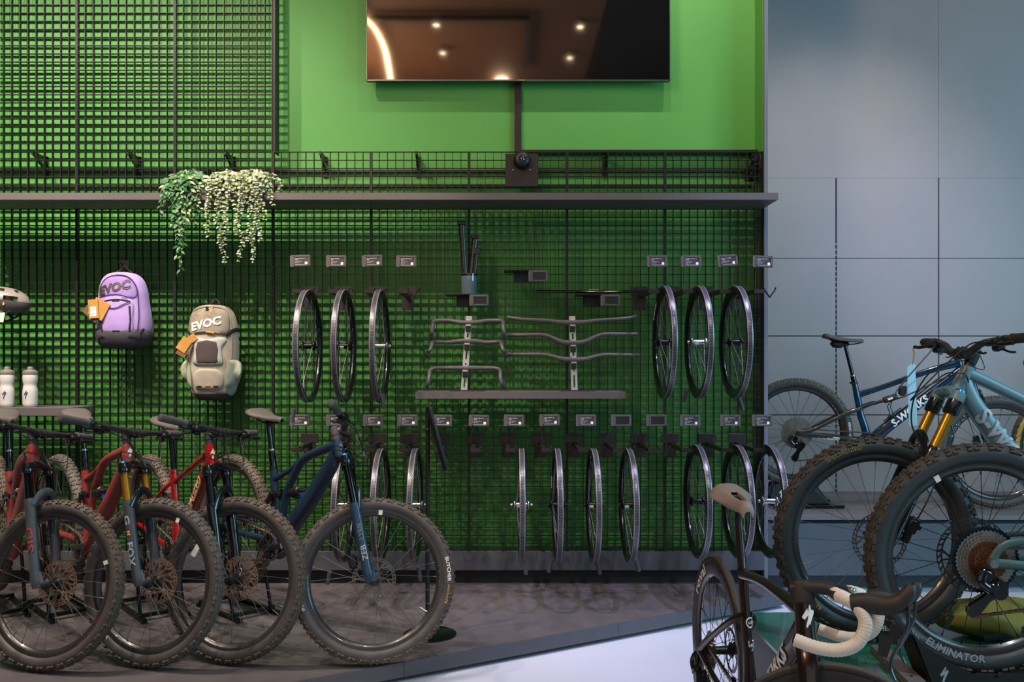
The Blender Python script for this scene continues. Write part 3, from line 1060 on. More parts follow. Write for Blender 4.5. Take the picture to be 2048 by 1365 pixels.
def stem_bar(B, rise=.025, half=.39, stem=.045, grip=None, bar=None, spacer=.02, levers=True, stem_mat=None, grip_len=.13, back=.055, up_tilt=0.0):
    """stem + flat bar with grips, brake levers"""
    top = B.a2c + B.htl
    Ls = top + spacer + .02
    b = MB()
    b.tube([B.ax(top + .001), B.ax(top + spacer)], .0185, 18)
    b.tube([B.ax(Ls - .021), B.ax(Ls - .018), B.ax(Ls + .018), B.ax(Ls + .021)], [.018, .021, .021, .017], 18)
    c = B.ax(Ls + .004, stem)
    swp(b, [(*B.ax(Ls, .008), .019, .017), (*B.ax(Ls + .002, stem * .5), .017, .015), (*B.ax(Ls + .004, stem - .008), .021, .019)], 4, 14)
    for y in (-.017, .017):
        b.tube([c + V((0, y - .006, 0)), c + V((0, y + .006, 0))], .0225, 20)
        b.tube([c + B.n * .014 + B.u * .02 + V((0, y, 0)), c + B.n * .014 - B.u * .02 + V((0, y, 0))], .0045, 8)
    sm = B.b(b, 'stem', stem_mat or K['bar_black'], True)
    b = MB()
    pts = [(0, 0, 0, .0175), (0, .035, 0, .0175), (.004, .075, .006, .0155), (-.002, .125, rise * .75, .0125), (-.012, .18, rise, .0115), (-.03, .27, rise + .005, .0111), (-back, half, rise + .010, .0111)]
    st = []
    for x, y, z, r in pts:
        st.append((x, y, z, r))
    full = [(x, -y, z, r) for x, y, z, r in reversed(st)] + st[1:]
    q = cr(full, 5)
    bp = [c + V((p[0], p[1], p[2])) for p in q]
    b.tube(bp, [p[3] for p in q], 16)
    hb = B.b(b, 'handlebar', bar or K['bar_black'], True)
    B.barc = c
    ends = []
    for k in (1, -1):
        def at(y):
            yy = abs(y)
            for i in range(len(st) - 1):
                if st[i][1] <= yy <= st[i + 1][1] + 1e-6:
                    t = (yy - st[i][1]) / (st[i + 1][1] - st[i][1])
                    return c + V((st[i][0] + (st[i + 1][0] - st[i][0]) * t, k * yy, st[i][2] + (st[i + 1][2] - st[i][2]) * t))
        g = MB()
        y1, y0 = half + .002, half - grip_len
        d = (at(half) - at(y0)).normalized()
        p0, p1 = at(y0), at(half) + d * .004
        g.tube([p0, p0 + d * .002, p0 + d * .008, p0 + d * .012, p1 - d * .006, p1 - d * .001, p1], [.0165, .0185, .0185, .0162, .0168, .0165, .0145], 18)
        for t in range(14):
            q0 = p0 + d * (.018 + t * (grip_len - .03) / 14)
            g.tube([q0, q0 + d * .004], [.0172, .0172], 16)
        g.tube([p1 - d * .002, p1 + d * .0015], [.012, .010], 14)
        g.build('grip', grip or K['grip_rubber'], hb)
        if levers:
            l = MB()
            e = at(y0 - .028)
            l.tube([e - d * .007, e + d * .007], .0165, 14)
            fw = V((1, 0, -.35)).normalized()
            l.tube([e + fw * .012, e + fw * .03], .008, 8)
            m0 = e + fw * .034 - d * .055; m1 = e + fw * .034 + d * .012
            l.tube([m0, m0 + d * .01, m1 - d * .01, m1], [.007, .0105, .011, .008], 10)
            l.box(e + fw * .03 - d * .02 + V((0, 0, .004)), (.022, .05, .018), None, .004)
            l.tube(cr([m1, e + fw * .052 + d * .03, e + fw * .058 + d * .065, e + fw * .054 + d * .10, e + fw * .06 + d * .112], 4), [(.0045, .007)] * 17, 8, (1, 0, 0))
            l.build('brake_lever', K['lever_black'], hb)
            # trigger pod under the bar
            s = MB()
            s.box(e - d * .03 + V((.004, 0, -.026)), (.034, .036, .022), M.Rotation(.3, 3, 'Y'), .006)
            s.tube(cr([e - d * .02 + V((0, 0, -.03)), e + d * .002 + V((-.012, 0, -.042)), e + d * .016 + V((-.022, 0, -.044))], 4), [(.004, .008)] * 9, 8, (0, 0, 1))
            s.tube([e - d * .037, e - d * .024], .0145, 12)
            s.build('shift_pod', K['black_plastic'], hb)
            ends.append((m0, k))
    B.lever_ends = ends
    return hb

def hoses(B, mt=None, n=2, droop=.05, fwd=.10):
    """hoses looping from the levers in front of the head tube and into the frame"""
    mt = mt or K['cable_black']
    for m0, k in B.lever_ends:
        for q in range(n):
            a = B.st(m0 + V((.0, -k * .012 * q, -.012 * q)))
            a1 = B.st(m0 + V((.035 + .02 * q, -k * .07, -.012 - .03 * q)))
            mid = B.st(V((B.hb.x + fwd + .03 * q, k * (.07 - .03 * q), B.ht.z - droop - .035 * q)))
            e1 = B.ax(B.a2c + B.htl * .55 - .02 * q, .045, -k * .035)
            e2 = B.ax(B.a2c + B.htl * .45 - .015 * q, -.012, -k * .030)
            MB().tube(cr([a, a1, mid, e1, e2], 7), .0026, 6).build('control_cable', mt, B.root)

def saddle(B, x, z, mt, tilt=0.0, L=.27, W=.145, cutout=False, steel=None):
    """saddle centred over (x, z) plus rails and clamp"""
    b = MB()
    N, Kk = 16, 14
    rows = []
    for i in range(N + 1):
        t = i / N               # 0 rear .. 1 nose
        xx = x - .13 + L * t
        w = W / 2 * (1 - .0 * t) if t < .25 else W / 2 * (1 - ((t - .25) / .75) ** .75 * .76)
        if t < .08: w *= .72 + .28 * (t / .08) ** .5
        if t > .96: w *= .75
        zz = z + .018 * (1 - t) ** 2 + .004 * sin(pi * t) * -2 + (-.006 if t > .95 else 0) + (-.006 if t < .04 else 0)
        row = []
        for k in range(Kk + 1):
            s = -1 + 2 * k / Kk
            yy = w * sin(s * pi / 2)
            dz = -.022 * (1 - cos(s * pi / 2)) ** 1.3 * (1.0 if t < .4 else .8)
            if cutout and abs(s) < .3 and .25 < t < .85:
                dz -= .012
            row.append((xx, yy, zz + dz))
        rows.append(row)
    vs = [p for r in rows for p in r]
    W1 = Kk + 1
    fs = [(i * W1 + k, (i + 1) * W1 + k, (i + 1) * W1 + k + 1, i * W1 + k + 1) for i in range(N) for k in range(Kk)]
    nb = len(vs)
    vs += [(p[0], p[1] * .92, p[2] - .007) for r in rows for p in r]
    fs += [(nb + i * W1 + k, nb + i * W1 + k + 1, nb + (i + 1) * W1 + k + 1, nb + (i + 1) * W1 + k) for i in range(N) for k in range(Kk)]
    for i in range(N):
        for k in (0, Kk):
            fs.append((i * W1 + k, (i + 1) * W1 + k, nb + (i + 1) * W1 + k, nb + i * W1 + k))
    for k in range(Kk):
        for i in (0, N):
            fs.append((i * W1 + k, i * W1 + k + 1, nb + i * W1 + k + 1, nb + i * W1 + k))
    b.add(vs, fs)
    if cutout:
        pass
    sd = B.b(b, 'saddle', mt, ang=60)
    for k in (-1, 1):
        MB().tube(cr([(x + .12, k * .012, z - .025), (x + .06, k * .022, z - .042), (x - .03, k * .022, z - .044), (x - .085, k * .036, z - .02)], 5), .0035, 8).build('saddle_rail', steel or K['dark_metal'], sd)
    return sd

def post(B, p_sad, p_col, r=.0155, outer=None, mt=None, ring=None):
    """dropper post : inner shaft, outer sleeve, head clamp"""
    a, c = V(p_sad), V(p_col)
    b = MB()
    d = (c - a).normalized()
    if outer:
        m = a + (c - a) * outer
        b.tube([a, m], r * .86, 16)
        b.tube([m - d * .004, m, c], [r * .9, r * 1.18, r * 1.18], 16)
    else:
        b.tube([a, c + d * .04], r, 16)
    b.box(a + V((0, 0, .004)), (.05, .032, .022), None, .006)
    b.tube([a + V((-.02, 0, .014)), a + V((.02, 0, .014))], .009, 10)
    pt = B.b(b, 'seatpost', mt or K['black_anod'])
    if ring:
        m = a + (c - a) * (outer or .6)
        MB().tube([m - d * .003, m + d * .006], r * 1.22, 16).build('seatpost_ring', ring, pt)
    return pt

def collar(B, c, d, r=.021, mt=None):
    b = MB().tube([V(c) - d * .008, V(c) + d * .008], r, 18)
    b.box(V(c) + V((-.024, 0, 0)), (.014, .02, .014), None, .003)
    return B.b(b, 'seat_clamp', mt or K['black_plastic'])

def drivetrain(B, bb, ring_r=.066, crank_a=0.0, chain=None, pedals=False, der=True, ratio_r=.05, y=-.048, crank_mat=None, road=False, cage=.09, cdir=(.24, -.97)):
    bb = V(bb)
    b = MB()
    gear(b, ring_r, y, .003, int(2 * pi * (ring_r) / .0127), ring_r * .8)
    for k in range(5):
        a = 2 * pi * k / 5
        b.bar((0, y - .002, 0), (ring_r * .86 * cos(a), y, ring_r * .86 * sin(a)), .004, .016, (-sin(a), 0, cos(a)))
    b.lathe([(0, .06), (.02, .06), (.022, .03), (.022, -.03), (.018, -.07), (0, -.07)], 20)
    cs = b.build('crankset', crank_mat or K['black_plastic'], B.root, M.Translation(bb))
    for k, yy in ((0, -.072), (pi, .072)):
        a = crank_a + k
        e = V((.17 * cos(a), yy * 1.12, .17 * sin(a)))
        MB().tube([V((0, yy, 0)), V((0, yy, 0)) * .5 + e * .5 + V((0, yy * .06, 0)), e], [(.009, .018), (.008, .014), (.008, .015)], 12, (0, 1, 0)).build('crank_arm', crank_mat or K['carbon_black'], cs)
        if pedals:
            p = MB()
            o = e + V((0, (.055 if yy > 0 else -.055), 0))
            p.tube([e, o + V((0, .045 if yy > 0 else -.045, 0))], .006, 8)
            for xx in (-.045, .045):
                p.box(o + V((xx, 0, 0)), (.012, .09, .022), None, .003)
            for q in (-.042, .042):
                p.box(o + V((0, q, 0)), (.09, .008, .016), None, .003)
            pd = p.build('pedal', K['black_plastic'], cs)
            for xx in (-.0525, .0525):
                MB().box(o + V((xx, 0, 0)), (.003, .055, .012)).build('reflector', K['reflector'], pd, smooth=False)
    h = B.rh
    if der:
        d = MB()
        base = h + V((-.012, y - .022, -.03))
        # mounting, body, parallelogram
        d.box(base + V((-.012, -.004, -.012)), (.05, .018, .05), M.Rotation(.5, 3, 'Y'), .008)
        d.box(base + V((.008, -.006, -.046)), (.054, .030, .036), M.Rotation(-.6, 3, 'Y'), .012)
        e = V((cdir[0], 0, cdir[1])).normalized(); q = V((-e.z, 0, e.x))
        j1 = h + V((.032, y, -.082)); j2 = j1 + e * cage
        for sg in (-.007, .007):
            pl = [(-.026, .010), (-.020, -.016), (.0, -.024), (cage * .5, -.012), (cage, -.022), (cage + .022, -.012), (cage + .024, .010), (cage + .004, .020), (cage * .5, .012), (.0, .024), (-.018, .022)]
            d.prism(pl, lambda u, v, w, sg=sg: j1 + e * u + q * v + V((0, sg + w, 0)), .002)
        # linkage arms and clutch drum
        d.tube([base + V((.03, -.018, -.06)), base + V((.03, .014, -.06))], .024, 20)
        d.tube(cr([base + V((-.02, -.01, .0)), base + V((-.03, -.016, -.03)), base + V((.0, -.014, -.055))], 4), [(.006, .012)] * 9, 10, (0, 1, 0))
        dm = B.b(d, 'derailleur', K['black_gloss'] if not road else K['black_plastic'])
        for j in (j1, j2):
            g = MB(); gear(g, .020, 0, .004, 12, .006, th=.004); g.lathe([(0, -.004), (.008, -.004), (.008, .004), (0, .004)], 14)
            g.build('jockey_wheel', K['black_plastic'], dm, M.Translation(j))
    else:
        j1 = h + V((.032, y, -.07)); j2 = j1 + V((.03, 0, -cage))
    # chain
    hc = V((h.x, y, h.z)); bc = V((bb.x, y, bb.z))
    path = []
    def arc(c, r, a0, a1, n=8):
        for i in range(n + 1):
            a = a0 + (a1 - a0) * i / n
            path.append(c + V((r * cos(a), 0, r * sin(a))))
    dirv = (bc - hc); an = atan2(dirv.z, dirv.x)
    arc(bc, ring_r + .001, an + pi / 2, an - pi / 2 - .05, 12)
    arc(j2, .022, -pi / 2 + .1, -pi - .2, 6)
    arc(j1, .021, pi + .3 - 2 * pi + 2 * pi, pi + .3 - .1, 1) if False else path.append(j1 + V((.020, 0, -.004)))
    path.append(j1 + V((.014, 0, .016)))
    arc(hc, ratio_r, -pi * .35, -pi * 1.5 + an, 14)
    path.append(path[0])
    # resample
    pts, acc, step = [], 0.0, .0127
    for p, q in zip(path, path[1:]):
        L = (q - p).length
        while acc <= L:
            pts.append((p + (q - p) * (acc / L), (q - p).normalized()))
            acc += step
        acc -= L
    c = MB()
    for i, (p, t) in enumerate(pts):
        w = .0055 if i % 2 else .0030
        for sg in (-1, 1):
            c.bar(p + V((0, sg * w, 0)) - t * .008, p + V((0, sg * w, 0)) + t * .008, .0012, .0085, (0, 0, 1) if abs(t.x) > .3 else (1, 0, 0))
        c.tube([p - V((0, .0055, 0)), p + V((0, .0055, 0))], .004, 6)
    B.b(c, 'chain', chain or K['chain_steel'])
    return cs

def badge(B, side_mat, h=.06, L=None, r=.024, parent=None, front=True):
    """small zig-zag emblem wrapped on the front of the head tube"""
    b = MB()
    L = L or B.a2c + B.htl * .5
    def fn(u, v):
        a = u / r
        return B.ax(L + v, (r + .0015) * cos(a), (r + .0015) * sin(a))
    s_logo(b, h, lambda u, v: fn(u, v))
    return b.build('head_emblem', side_mat, parent, smooth=False)
# ================================================================== the bicycles
def tube_text(parent, s, size, p0, d, up, yw, side, mt, half, name='frame_lettering', wid=1.0, bold=.015, start=True, slant=0.0):
    """lettering on the flank of a frame tube. p0 start of baseline centre-line, d reading direction, 'up' perpendicular in plane, half = tube half height, yw half width"""
    b = MB()
    p0, d, up = V(p0), V(d).normalized(), V(up).normalized()
    def fn(u, v):
        vv = v - size * .36
        k = max(0, 1 - (vv / half) ** 2) ** .5
        return p0 + d * u + up * vv + V((0, side * (yw * k + .0015), 0))
    text(b, s, size, fn, wid, bold, slant=slant, cuts=2 if size > .04 else 0)
    return b.build(name, mt, parent, smooth=False)

def frame_trail(B, paint, link_mat, heavy=1.0, bbx=.445, bbz=.345, colx=.368, colz=.736):
    """full suspension frame with a side arm : swooping top tube, brace to the seat tube, deep down tube"""
    bb = V((bbx, 0, bbz)); col = V((colx, 0, colz))
    h = heavy
    b = MB()
    b.tube([B.ax(B.a2c), B.ax(B.a2c + .012), B.ax(B.a2c + B.htl * .5), B.ax(B.a2c + B.htl - .01), B.ax(B.a2c + B.htl)], [.029, .028, .024, .0245, .0235], 20)
    dt = B.ax(B.a2c + .03)
    # down tube
    swp(b, [(*(B.ax(B.a2c + .045, -.004)), .026, .034), (*(dt + (bb - dt) * .15 + V((.012, 0, .004))), .029, .036 * h), (*(dt + (bb - dt) * .45 + V((.006, 0, -.014))), .034, .042 * h), (*(dt + (bb - dt) * .78 + V((0, 0, -.012))), .036, .043 * h), (*(bb + V((.02, 0, -.012))), .036, .046 * h), (*(bb + V((-.045, 0, -.012))), .030, .034)], 6, 18)
    # top tube / side arm swoop
    tt = B.ax(B.a2c + B.htl - .025)
    mid = V((colx + (tt.x - colx) * .50, 0, colz + (tt.z - colz) * .44 - .0))
    knee = V((bbx + .055, .0, bbz + .275))
    swp(b, [(*tt, .024, .026), (*(tt + (mid - tt) * .35 + V((0, 0, .006))), .021, .022), (*mid, .021, .021), (*(mid + (knee - mid) * .5 + V((-.014, 0, -.0))), .019, .021), (*knee, .018, .022), (*(bb + V((.03, 0, .13))), .017, .024), (*(bb + V((.012, 0, .03))), .026, .03)], 6, 16)
    # brace to the seat tube
    jn = V((colx + .014, 0, colz - .058))
    swp(b, [(*(mid + V((-.028, 0, -.012))), .015, .017), (*(mid * .5 + jn * .5 + V((0, 0, -.006))), .013, .013), (*jn, .016, .018)], 5, 12)
    # seat tube
    d = (bb - col).normalized()
    swp(b, [(*col, .0195, .0195), (*(col + (bb - col) * .16), .0205, .022), (*(col + (bb - col) * .40), .0195, .022), (*(col + (bb - col) * .55 + V((.006, 0, 0))), .018, .024), (*(col + (bb - col) * .8 + V((.01, 0, 0))), .022, .028), (*(bb + V((0, 0, .01))), .034, .036)], 5, 16)
    b.lathe([(0, -.045), (.034, -.045), (.036, -.03), (.036, .03), (.034, .045), (0, .045)], 24, c=bb)
    fr = B.b(b, 'frame', paint)
    # rear triangle
    r = MB()
    hub = B.rh
    piv = bb + V((-.05, 0, .025)); rk = V((colx - .045, 0, colz - .20))
    for k in (-1, 1):
        swp(r, [(*(piv + V((0, k * .03, 0))), .012, .022), (piv.x - .08, k * .05, piv.z - .0, .011, .018), (hub.x + .16, k * .062, hub.z - .012, .010, .015), (hub.x + .05, k * .070, hub.z - .004, .010, .016), (hub.x - .006, k * .072, hub.z, .009, .017)], 4, 10)
        swp(r, [(hub.x, k * .070, hub.z + .01, .008, .014), (hub.x + .05, k * .066, hub.z + .06, .009, .013), (rk.x - .10, k * .055, rk.z - .075, .010, .013), (rk.x - .03, k * .040, rk.z - .012, .011, .014), (rk.x + .01, k * .034, rk.z, .011, .013)], 4, 10)
        r.tube([hub + V((0, k * .058, 0)), hub + V((0, k * .078, 0))], .017, 16)
    r.build('rear_triangle', paint, fr)
    l = MB()
    pv2 = col + (bb - col) * .46
    for k in (-1, 1):
        swp(l, [(rk.x, k * .030, rk.z, .007, .014), (rk.x + .05, k * .028, rk.z + .03, .007, .017), (pv2.x + .01, k * .027, pv2.z + .055, .008, .02), (pv2.x + .075, k * .018, pv2.z + .06, .007, .014)], 4, 10)
        for q in (rk, V((pv2.x + .01, 0, pv2.z + .055))):
            l.tube([q + V((0, k * .024, 0)), q + V((0, k * .040, 0))], .011, 14)
    l.build('rocker_link', link_mat, fr)
    s = MB()
    a = V((pv2.x + .078, 0, pv2.z + .06)); c = bb + V((.10, 0, .165)) + V((.07, 0, .10))
    c = a + V((.155, 0, .055))
    e = (c - a).normalized()
    s.tube([a, a + e * .07], .012, 12); s.tube([a + e * .065, a + e * .07, a + e * .145, a + e * .15], [.020, .024, .024, .018], 16)
    s.tube([c + V((0, -.02, 0)), c + V((0, .02, 0))], .010, 12)
    s.tube([a + e * .10 + V((0, 0, -.022)), a + e * .16 + V((0, 0, -.03))], .013, 12)
    sh = s.build('rear_shock', K['black_plastic'], fr)
    MB().tube([a + e * .157 + V((0, 0, -.029)), a + e * .172 + V((0, 0, -.032))], .011, 12).build('shock_dial', K['anod_blue'], sh)
    MB().tube([a + e * .052, a + e * .057], .0126, 12).build('shock_ring', K['anod_red'], sh)
    return fr, bb, col

def trail_bike(label, rear, front, paint, steer, cfg):
    B = Bike('mountain_bike', label, rear, front, .3725, cfg.get('HA', 66), cfg.get('a2c', .552), cfg.get('htl', .095), steer)
    fr, bb, col = frame_trail(B, paint, cfg.get('link', K['black_plastic']), cfg.get('heavy', 1.0), colx=cfg.get('colx', .368), colz=cfg.get('colz', .736))
    d = (bb - col).normalized()
    sx, sz = cfg.get('sad', (.29, 1.01))
    top = V((sx + .008, 0, sz - .048))
    post(B, top, col, .0155, .6, ring=K['bright_steel'])
    collar(B, col, d)
    saddle(B, sx, sz, K['saddle_grey'])
    f = fork_mtb(B, cfg['stan'], cfg['low'], cfg.get('cap'), crown=cfg.get('crown'), Ll=cfg.get('Ll', .365), arch_mat=cfg.get('arch'))
    wheel(B.root, M.Translation(B.rh), cfg.get('tyre', 'tyre_brown'), 'rim_carbon', 'sp_mtb', True, 'rotor', 'cas', rot=RND.random() * 6)
    fw = wheel(B.root, B.S @ M.Translation(B.fh), cfg.get('tyre', 'tyre_brown'), cfg.get('rim', 'rim_carbon'), 'sp_mtb', False, cfg.get('rotor', 'rotor_b'), rot=0)
    stem_bar(B, cfg.get('rise', .012), .39, .045, spacer=cfg.get('spacer', .02), stem_mat=cfg.get('stem_mat'), bar=cfg.get('bar'))
    hoses(B)
    drivetrain(B, bb, .066, cfg.get('crank', .3))
    badge(B, cfg.get('emblem', K['ink_white']), parent=fr)
    return B, fr, f, fw

def valve_tag(fw, ang, side=-1, r=.300, y=.019):
    b = MB()
    def fn(u, v):
        a = ang - u / r
        return V(((r + v) * cos(a), side * (y), (r + v) * sin(a)))
    b.poly([(-.009, -.011), (.009, -.011), (.009, .011), (-.009, .011)], fn)
    return b.build('rim_sticker', K['card_white'], fw, smooth=False)

ZL = PLAT + .3725
SIDE_Y = .0292
def place(px, z, y):
    return ((px - PX0) * y / FPX, y, z)

LIFT = .107
# --- 1 : brick red, cut by the left edge
B1, fr1, f1, w1 = trail_bike('matt brick red mountain bike with grey fork, cut off by the left photo edge', place(-9, ZL + LIFT, 4.83), place(90, ZL, 3.90), K['paint_brick'], 38,
    dict(stan=K['black_anod'], low=K['fork_grey'], emblem=K['anod_red'], Ll=.38))
leg_text(B1, f1, 'SID', .046, .20, -1, K['ink_red'], bold=.02, wid=1.7)
side_text(w1, 'GRID T7', .018, .335, rad(132), -1, .031, K['ink_olive'], 1.1)
side_text(w1, 'TRAVERSE', .016, .299, rad(-28), -1, .0165, K['ink_red'], 2.2, .01, slope=-.15)
valve_tag(w1, rad(30))
# --- 2 : rust red with golden fork
B2, fr2, f2, w2 = trail_bike('matt rust red mountain bike with golden fork legs, second from left on the platform', place(122, ZL + LIFT, 4.84), place(296, ZL, 3.94), K['paint_rust'], 30,
    dict(stan=K['gold_anod'], low=K['fork_grey'], cap=K['anod_blue'], crown=K['fork_black'], arch=K['fork_black'], Ll=.37, tyre='tyre_grey'))
leg_text(B2, f2, 'FOX', .040, .13, -1, K['ink_grey'], bold=.03, wid=1.35, up=False)
leg_text(B2, f2, 'G', .036, .285, -1, K['ink_grey'], bold=.03, wid=1.7, up=False)
leg_text(B2, f2, '34', .022, .225, -1, K['ink_yellow'], bold=.03)
leg_text(B2, f2, 'FACTORY', .012, .12, 1, K['ink_yellow'], bold=.02)
side_text(w2, 'BUTCHER', .024, .326, rad(232), -1, .0305, K['ink_white'], 1.15, .012, flip=-1)
valve_tag(w2, rad(75))
# --- 4 : blue
B4, fr4, f4, w4 = trail_bike('matt navy blue mountain bike with blue fork, rightmost of the four on the platform', place(470, ZL + LIFT, 4.84), place(740, ZL, 3.986), K['paint_navy'], 55,
    dict(stan=K['black_anod'], low=K['fork_blue'], cap=K['anod_blue'], crown=K['fork_black'], a2c=.58, Ll=.345, htl=.088, rotor='rotor', heavy=1.12, emblem=K['ink_dim'], stem_mat=K['bar_grey'], rise=.015))
leg_text(B4, f4, 'LYRIK', .030, .22, -1, K['ink_dim'], bold=.02)
leg_text(B4, f4, 'ZEB', .034, .12, -1, K['ink_grey'], bold=.02, wid=1.2)
side_text(w4, 'BUTCHER', .022, .334, rad(18), -1, .031, K['ink_white'], 1.12, .014)
side_text(w4, 'GRIDTRAIL', .012, .337, rad(1), -1, .031, K['ink_yellow'], 1.1)
side_text(w4, 'T9', .017, .336, rad(-6), -1, .031, K['ink_yellow'], 1.1, .01)
side_text(w4, 'SPECIALIZED', .018, .328, rad(206), -1, .031, K['ink_white'], 1.05, .01)
side_text(w4, 'roval', .026, .2955, rad(14), -1, .0156, K['ink_dim'], 1.9, .012, slope=-.15)
side_text(w4, 'roval', .026, .2955, rad(196), -1, .0156, K['ink_grey'], 1.9, .012, slope=-.15)
valve_tag(w4, rad(97))

# --- 3 : cherry hardtail
def hardtail():
    B = Bike('mountain_bike', 'glossy cherry red hardtail bike with large yellow lettering, third from left', place(302, ZL + LIFT, 4.84), place(459, ZL, 3.99), .3725, 66.5, .53, .105, 33)
    bb = V((.435, 0, .335)); col = V((.335, 0, .72))
    b = MB()
    b.tube([B.ax(B.a2c), B.ax(B.a2c + .01), B.ax(B.a2c + B.htl * .5), B.ax(B.a2c + B.htl)], [.029, .027, .0245, .0245], 20)
    dt = B.ax(B.a2c + .035)
    swp(b, [(*(dt + V((.0, 0, .0))), .024, .030), (*(dt + (bb - dt) * .2 + V((0, 0, .006))), .028, .032), (*(dt + (bb - dt) * .7), .028, .032), (*(bb + V((.01, 0, .01))), .032, .034)], 6, 18)
    tt = B.ax(B.a2c + B.htl - .03)
    js = col + (bb - col) * .14
    swp(b, [(*tt, .019, .021), (*(tt + (js - tt) * .3), .016, .017), (*(tt + (js - tt) * .7), .0135, .014), (*js, .014, .015)], 6, 14)
    swp(b, [(*col, .019, .019), (*(col + (bb - col) * .2), .019, .021), (*(col + (bb - col) * .6), .018, .020), (*bb, .026, .028)], 5, 16)
    b.lathe([(0, -.045), (.03, -.045), (.031, -.03), (.031, .03), (.03, .045), (0, .045)], 20, c=bb)
    hub = B.rh
    for k in (-1, 1):
        swp(b, [(js.x, k * .014, js.z, .008, .012), (js.x - .07, k * .036, js.z - .055, .008, .011), (hub.x + .07, k * .064, hub.z + .075, .008, .011), (hub.x, k * .070, hub.z, .009, .015)], 5, 10)
        swp(b, [(bb.x - .01, k * .024, bb.z + .002, .012, .02), (bb.x - .12, k * .046, bb.z + .012, .011, .014), (hub.x + .06, k * .066, hub.z, .009, .013), (hub.x, k * .070, hub.z, .009, .016)], 5, 10)
        b.tube([hub + V((0, k * .058, 0)), hub + V((0, k * .078, 0))], .017, 16)
    fr = B.b(b, 'frame', K['paint_cherry'])
    d = (dt - bb).normalized()
    tube_text(fr, 'SPECIALIZED', .056, bb + d * .23, d, (-d.z, 0, d.x), .028, -1, K['ink_cream'], .033, wid=1.02, bold=.03)
    post(B, (.262, 0, .92), col, .0155, .0001 + .99, mt=K['dark_metal'])
    collar(B, col, (bb - col).normalized(), mt=K['paint_cherry'])
    saddle(B, .255, .968, K['saddle_grey'])
    f = fork_mtb(B, K['dark_metal'], K['fork_black'], crown=K['fork_black'], Ll=.345, arch_mat=K['fork_black'])
    wheel(B.root, M.Translation(B.rh), 'tyre_brown', 'rim_alloy', 'sp_mtb', True, 'rotor', 'cas')
    w = wheel(B.root, B.S @ M.Translation(B.fh), 'tyre_brown', 'rim_alloy', 'sp_mtb', False, 'rotor_b')
    side_text(w, 'FORTKOR 70', .017, .338, rad(-20), -1, .031, K['ink_dim'], 1.1)
    stem_bar(B, .012, .355, .065, spacer=.022)
    hoses(B)
    drivetrain(B, bb, .066, .4)
    badge(B, K['ink_cream'], .062, parent=fr)
    rf = MB()
    rf.lathe([(.226, -.012), (.252, -.012), (.252, -.020), (.226, -.020)], 14, closed=True, arc=(rad(136), rad(167)))
    rf.build('spoke_reflector', K['card_white'], w)
    return B
B3 = hardtail()

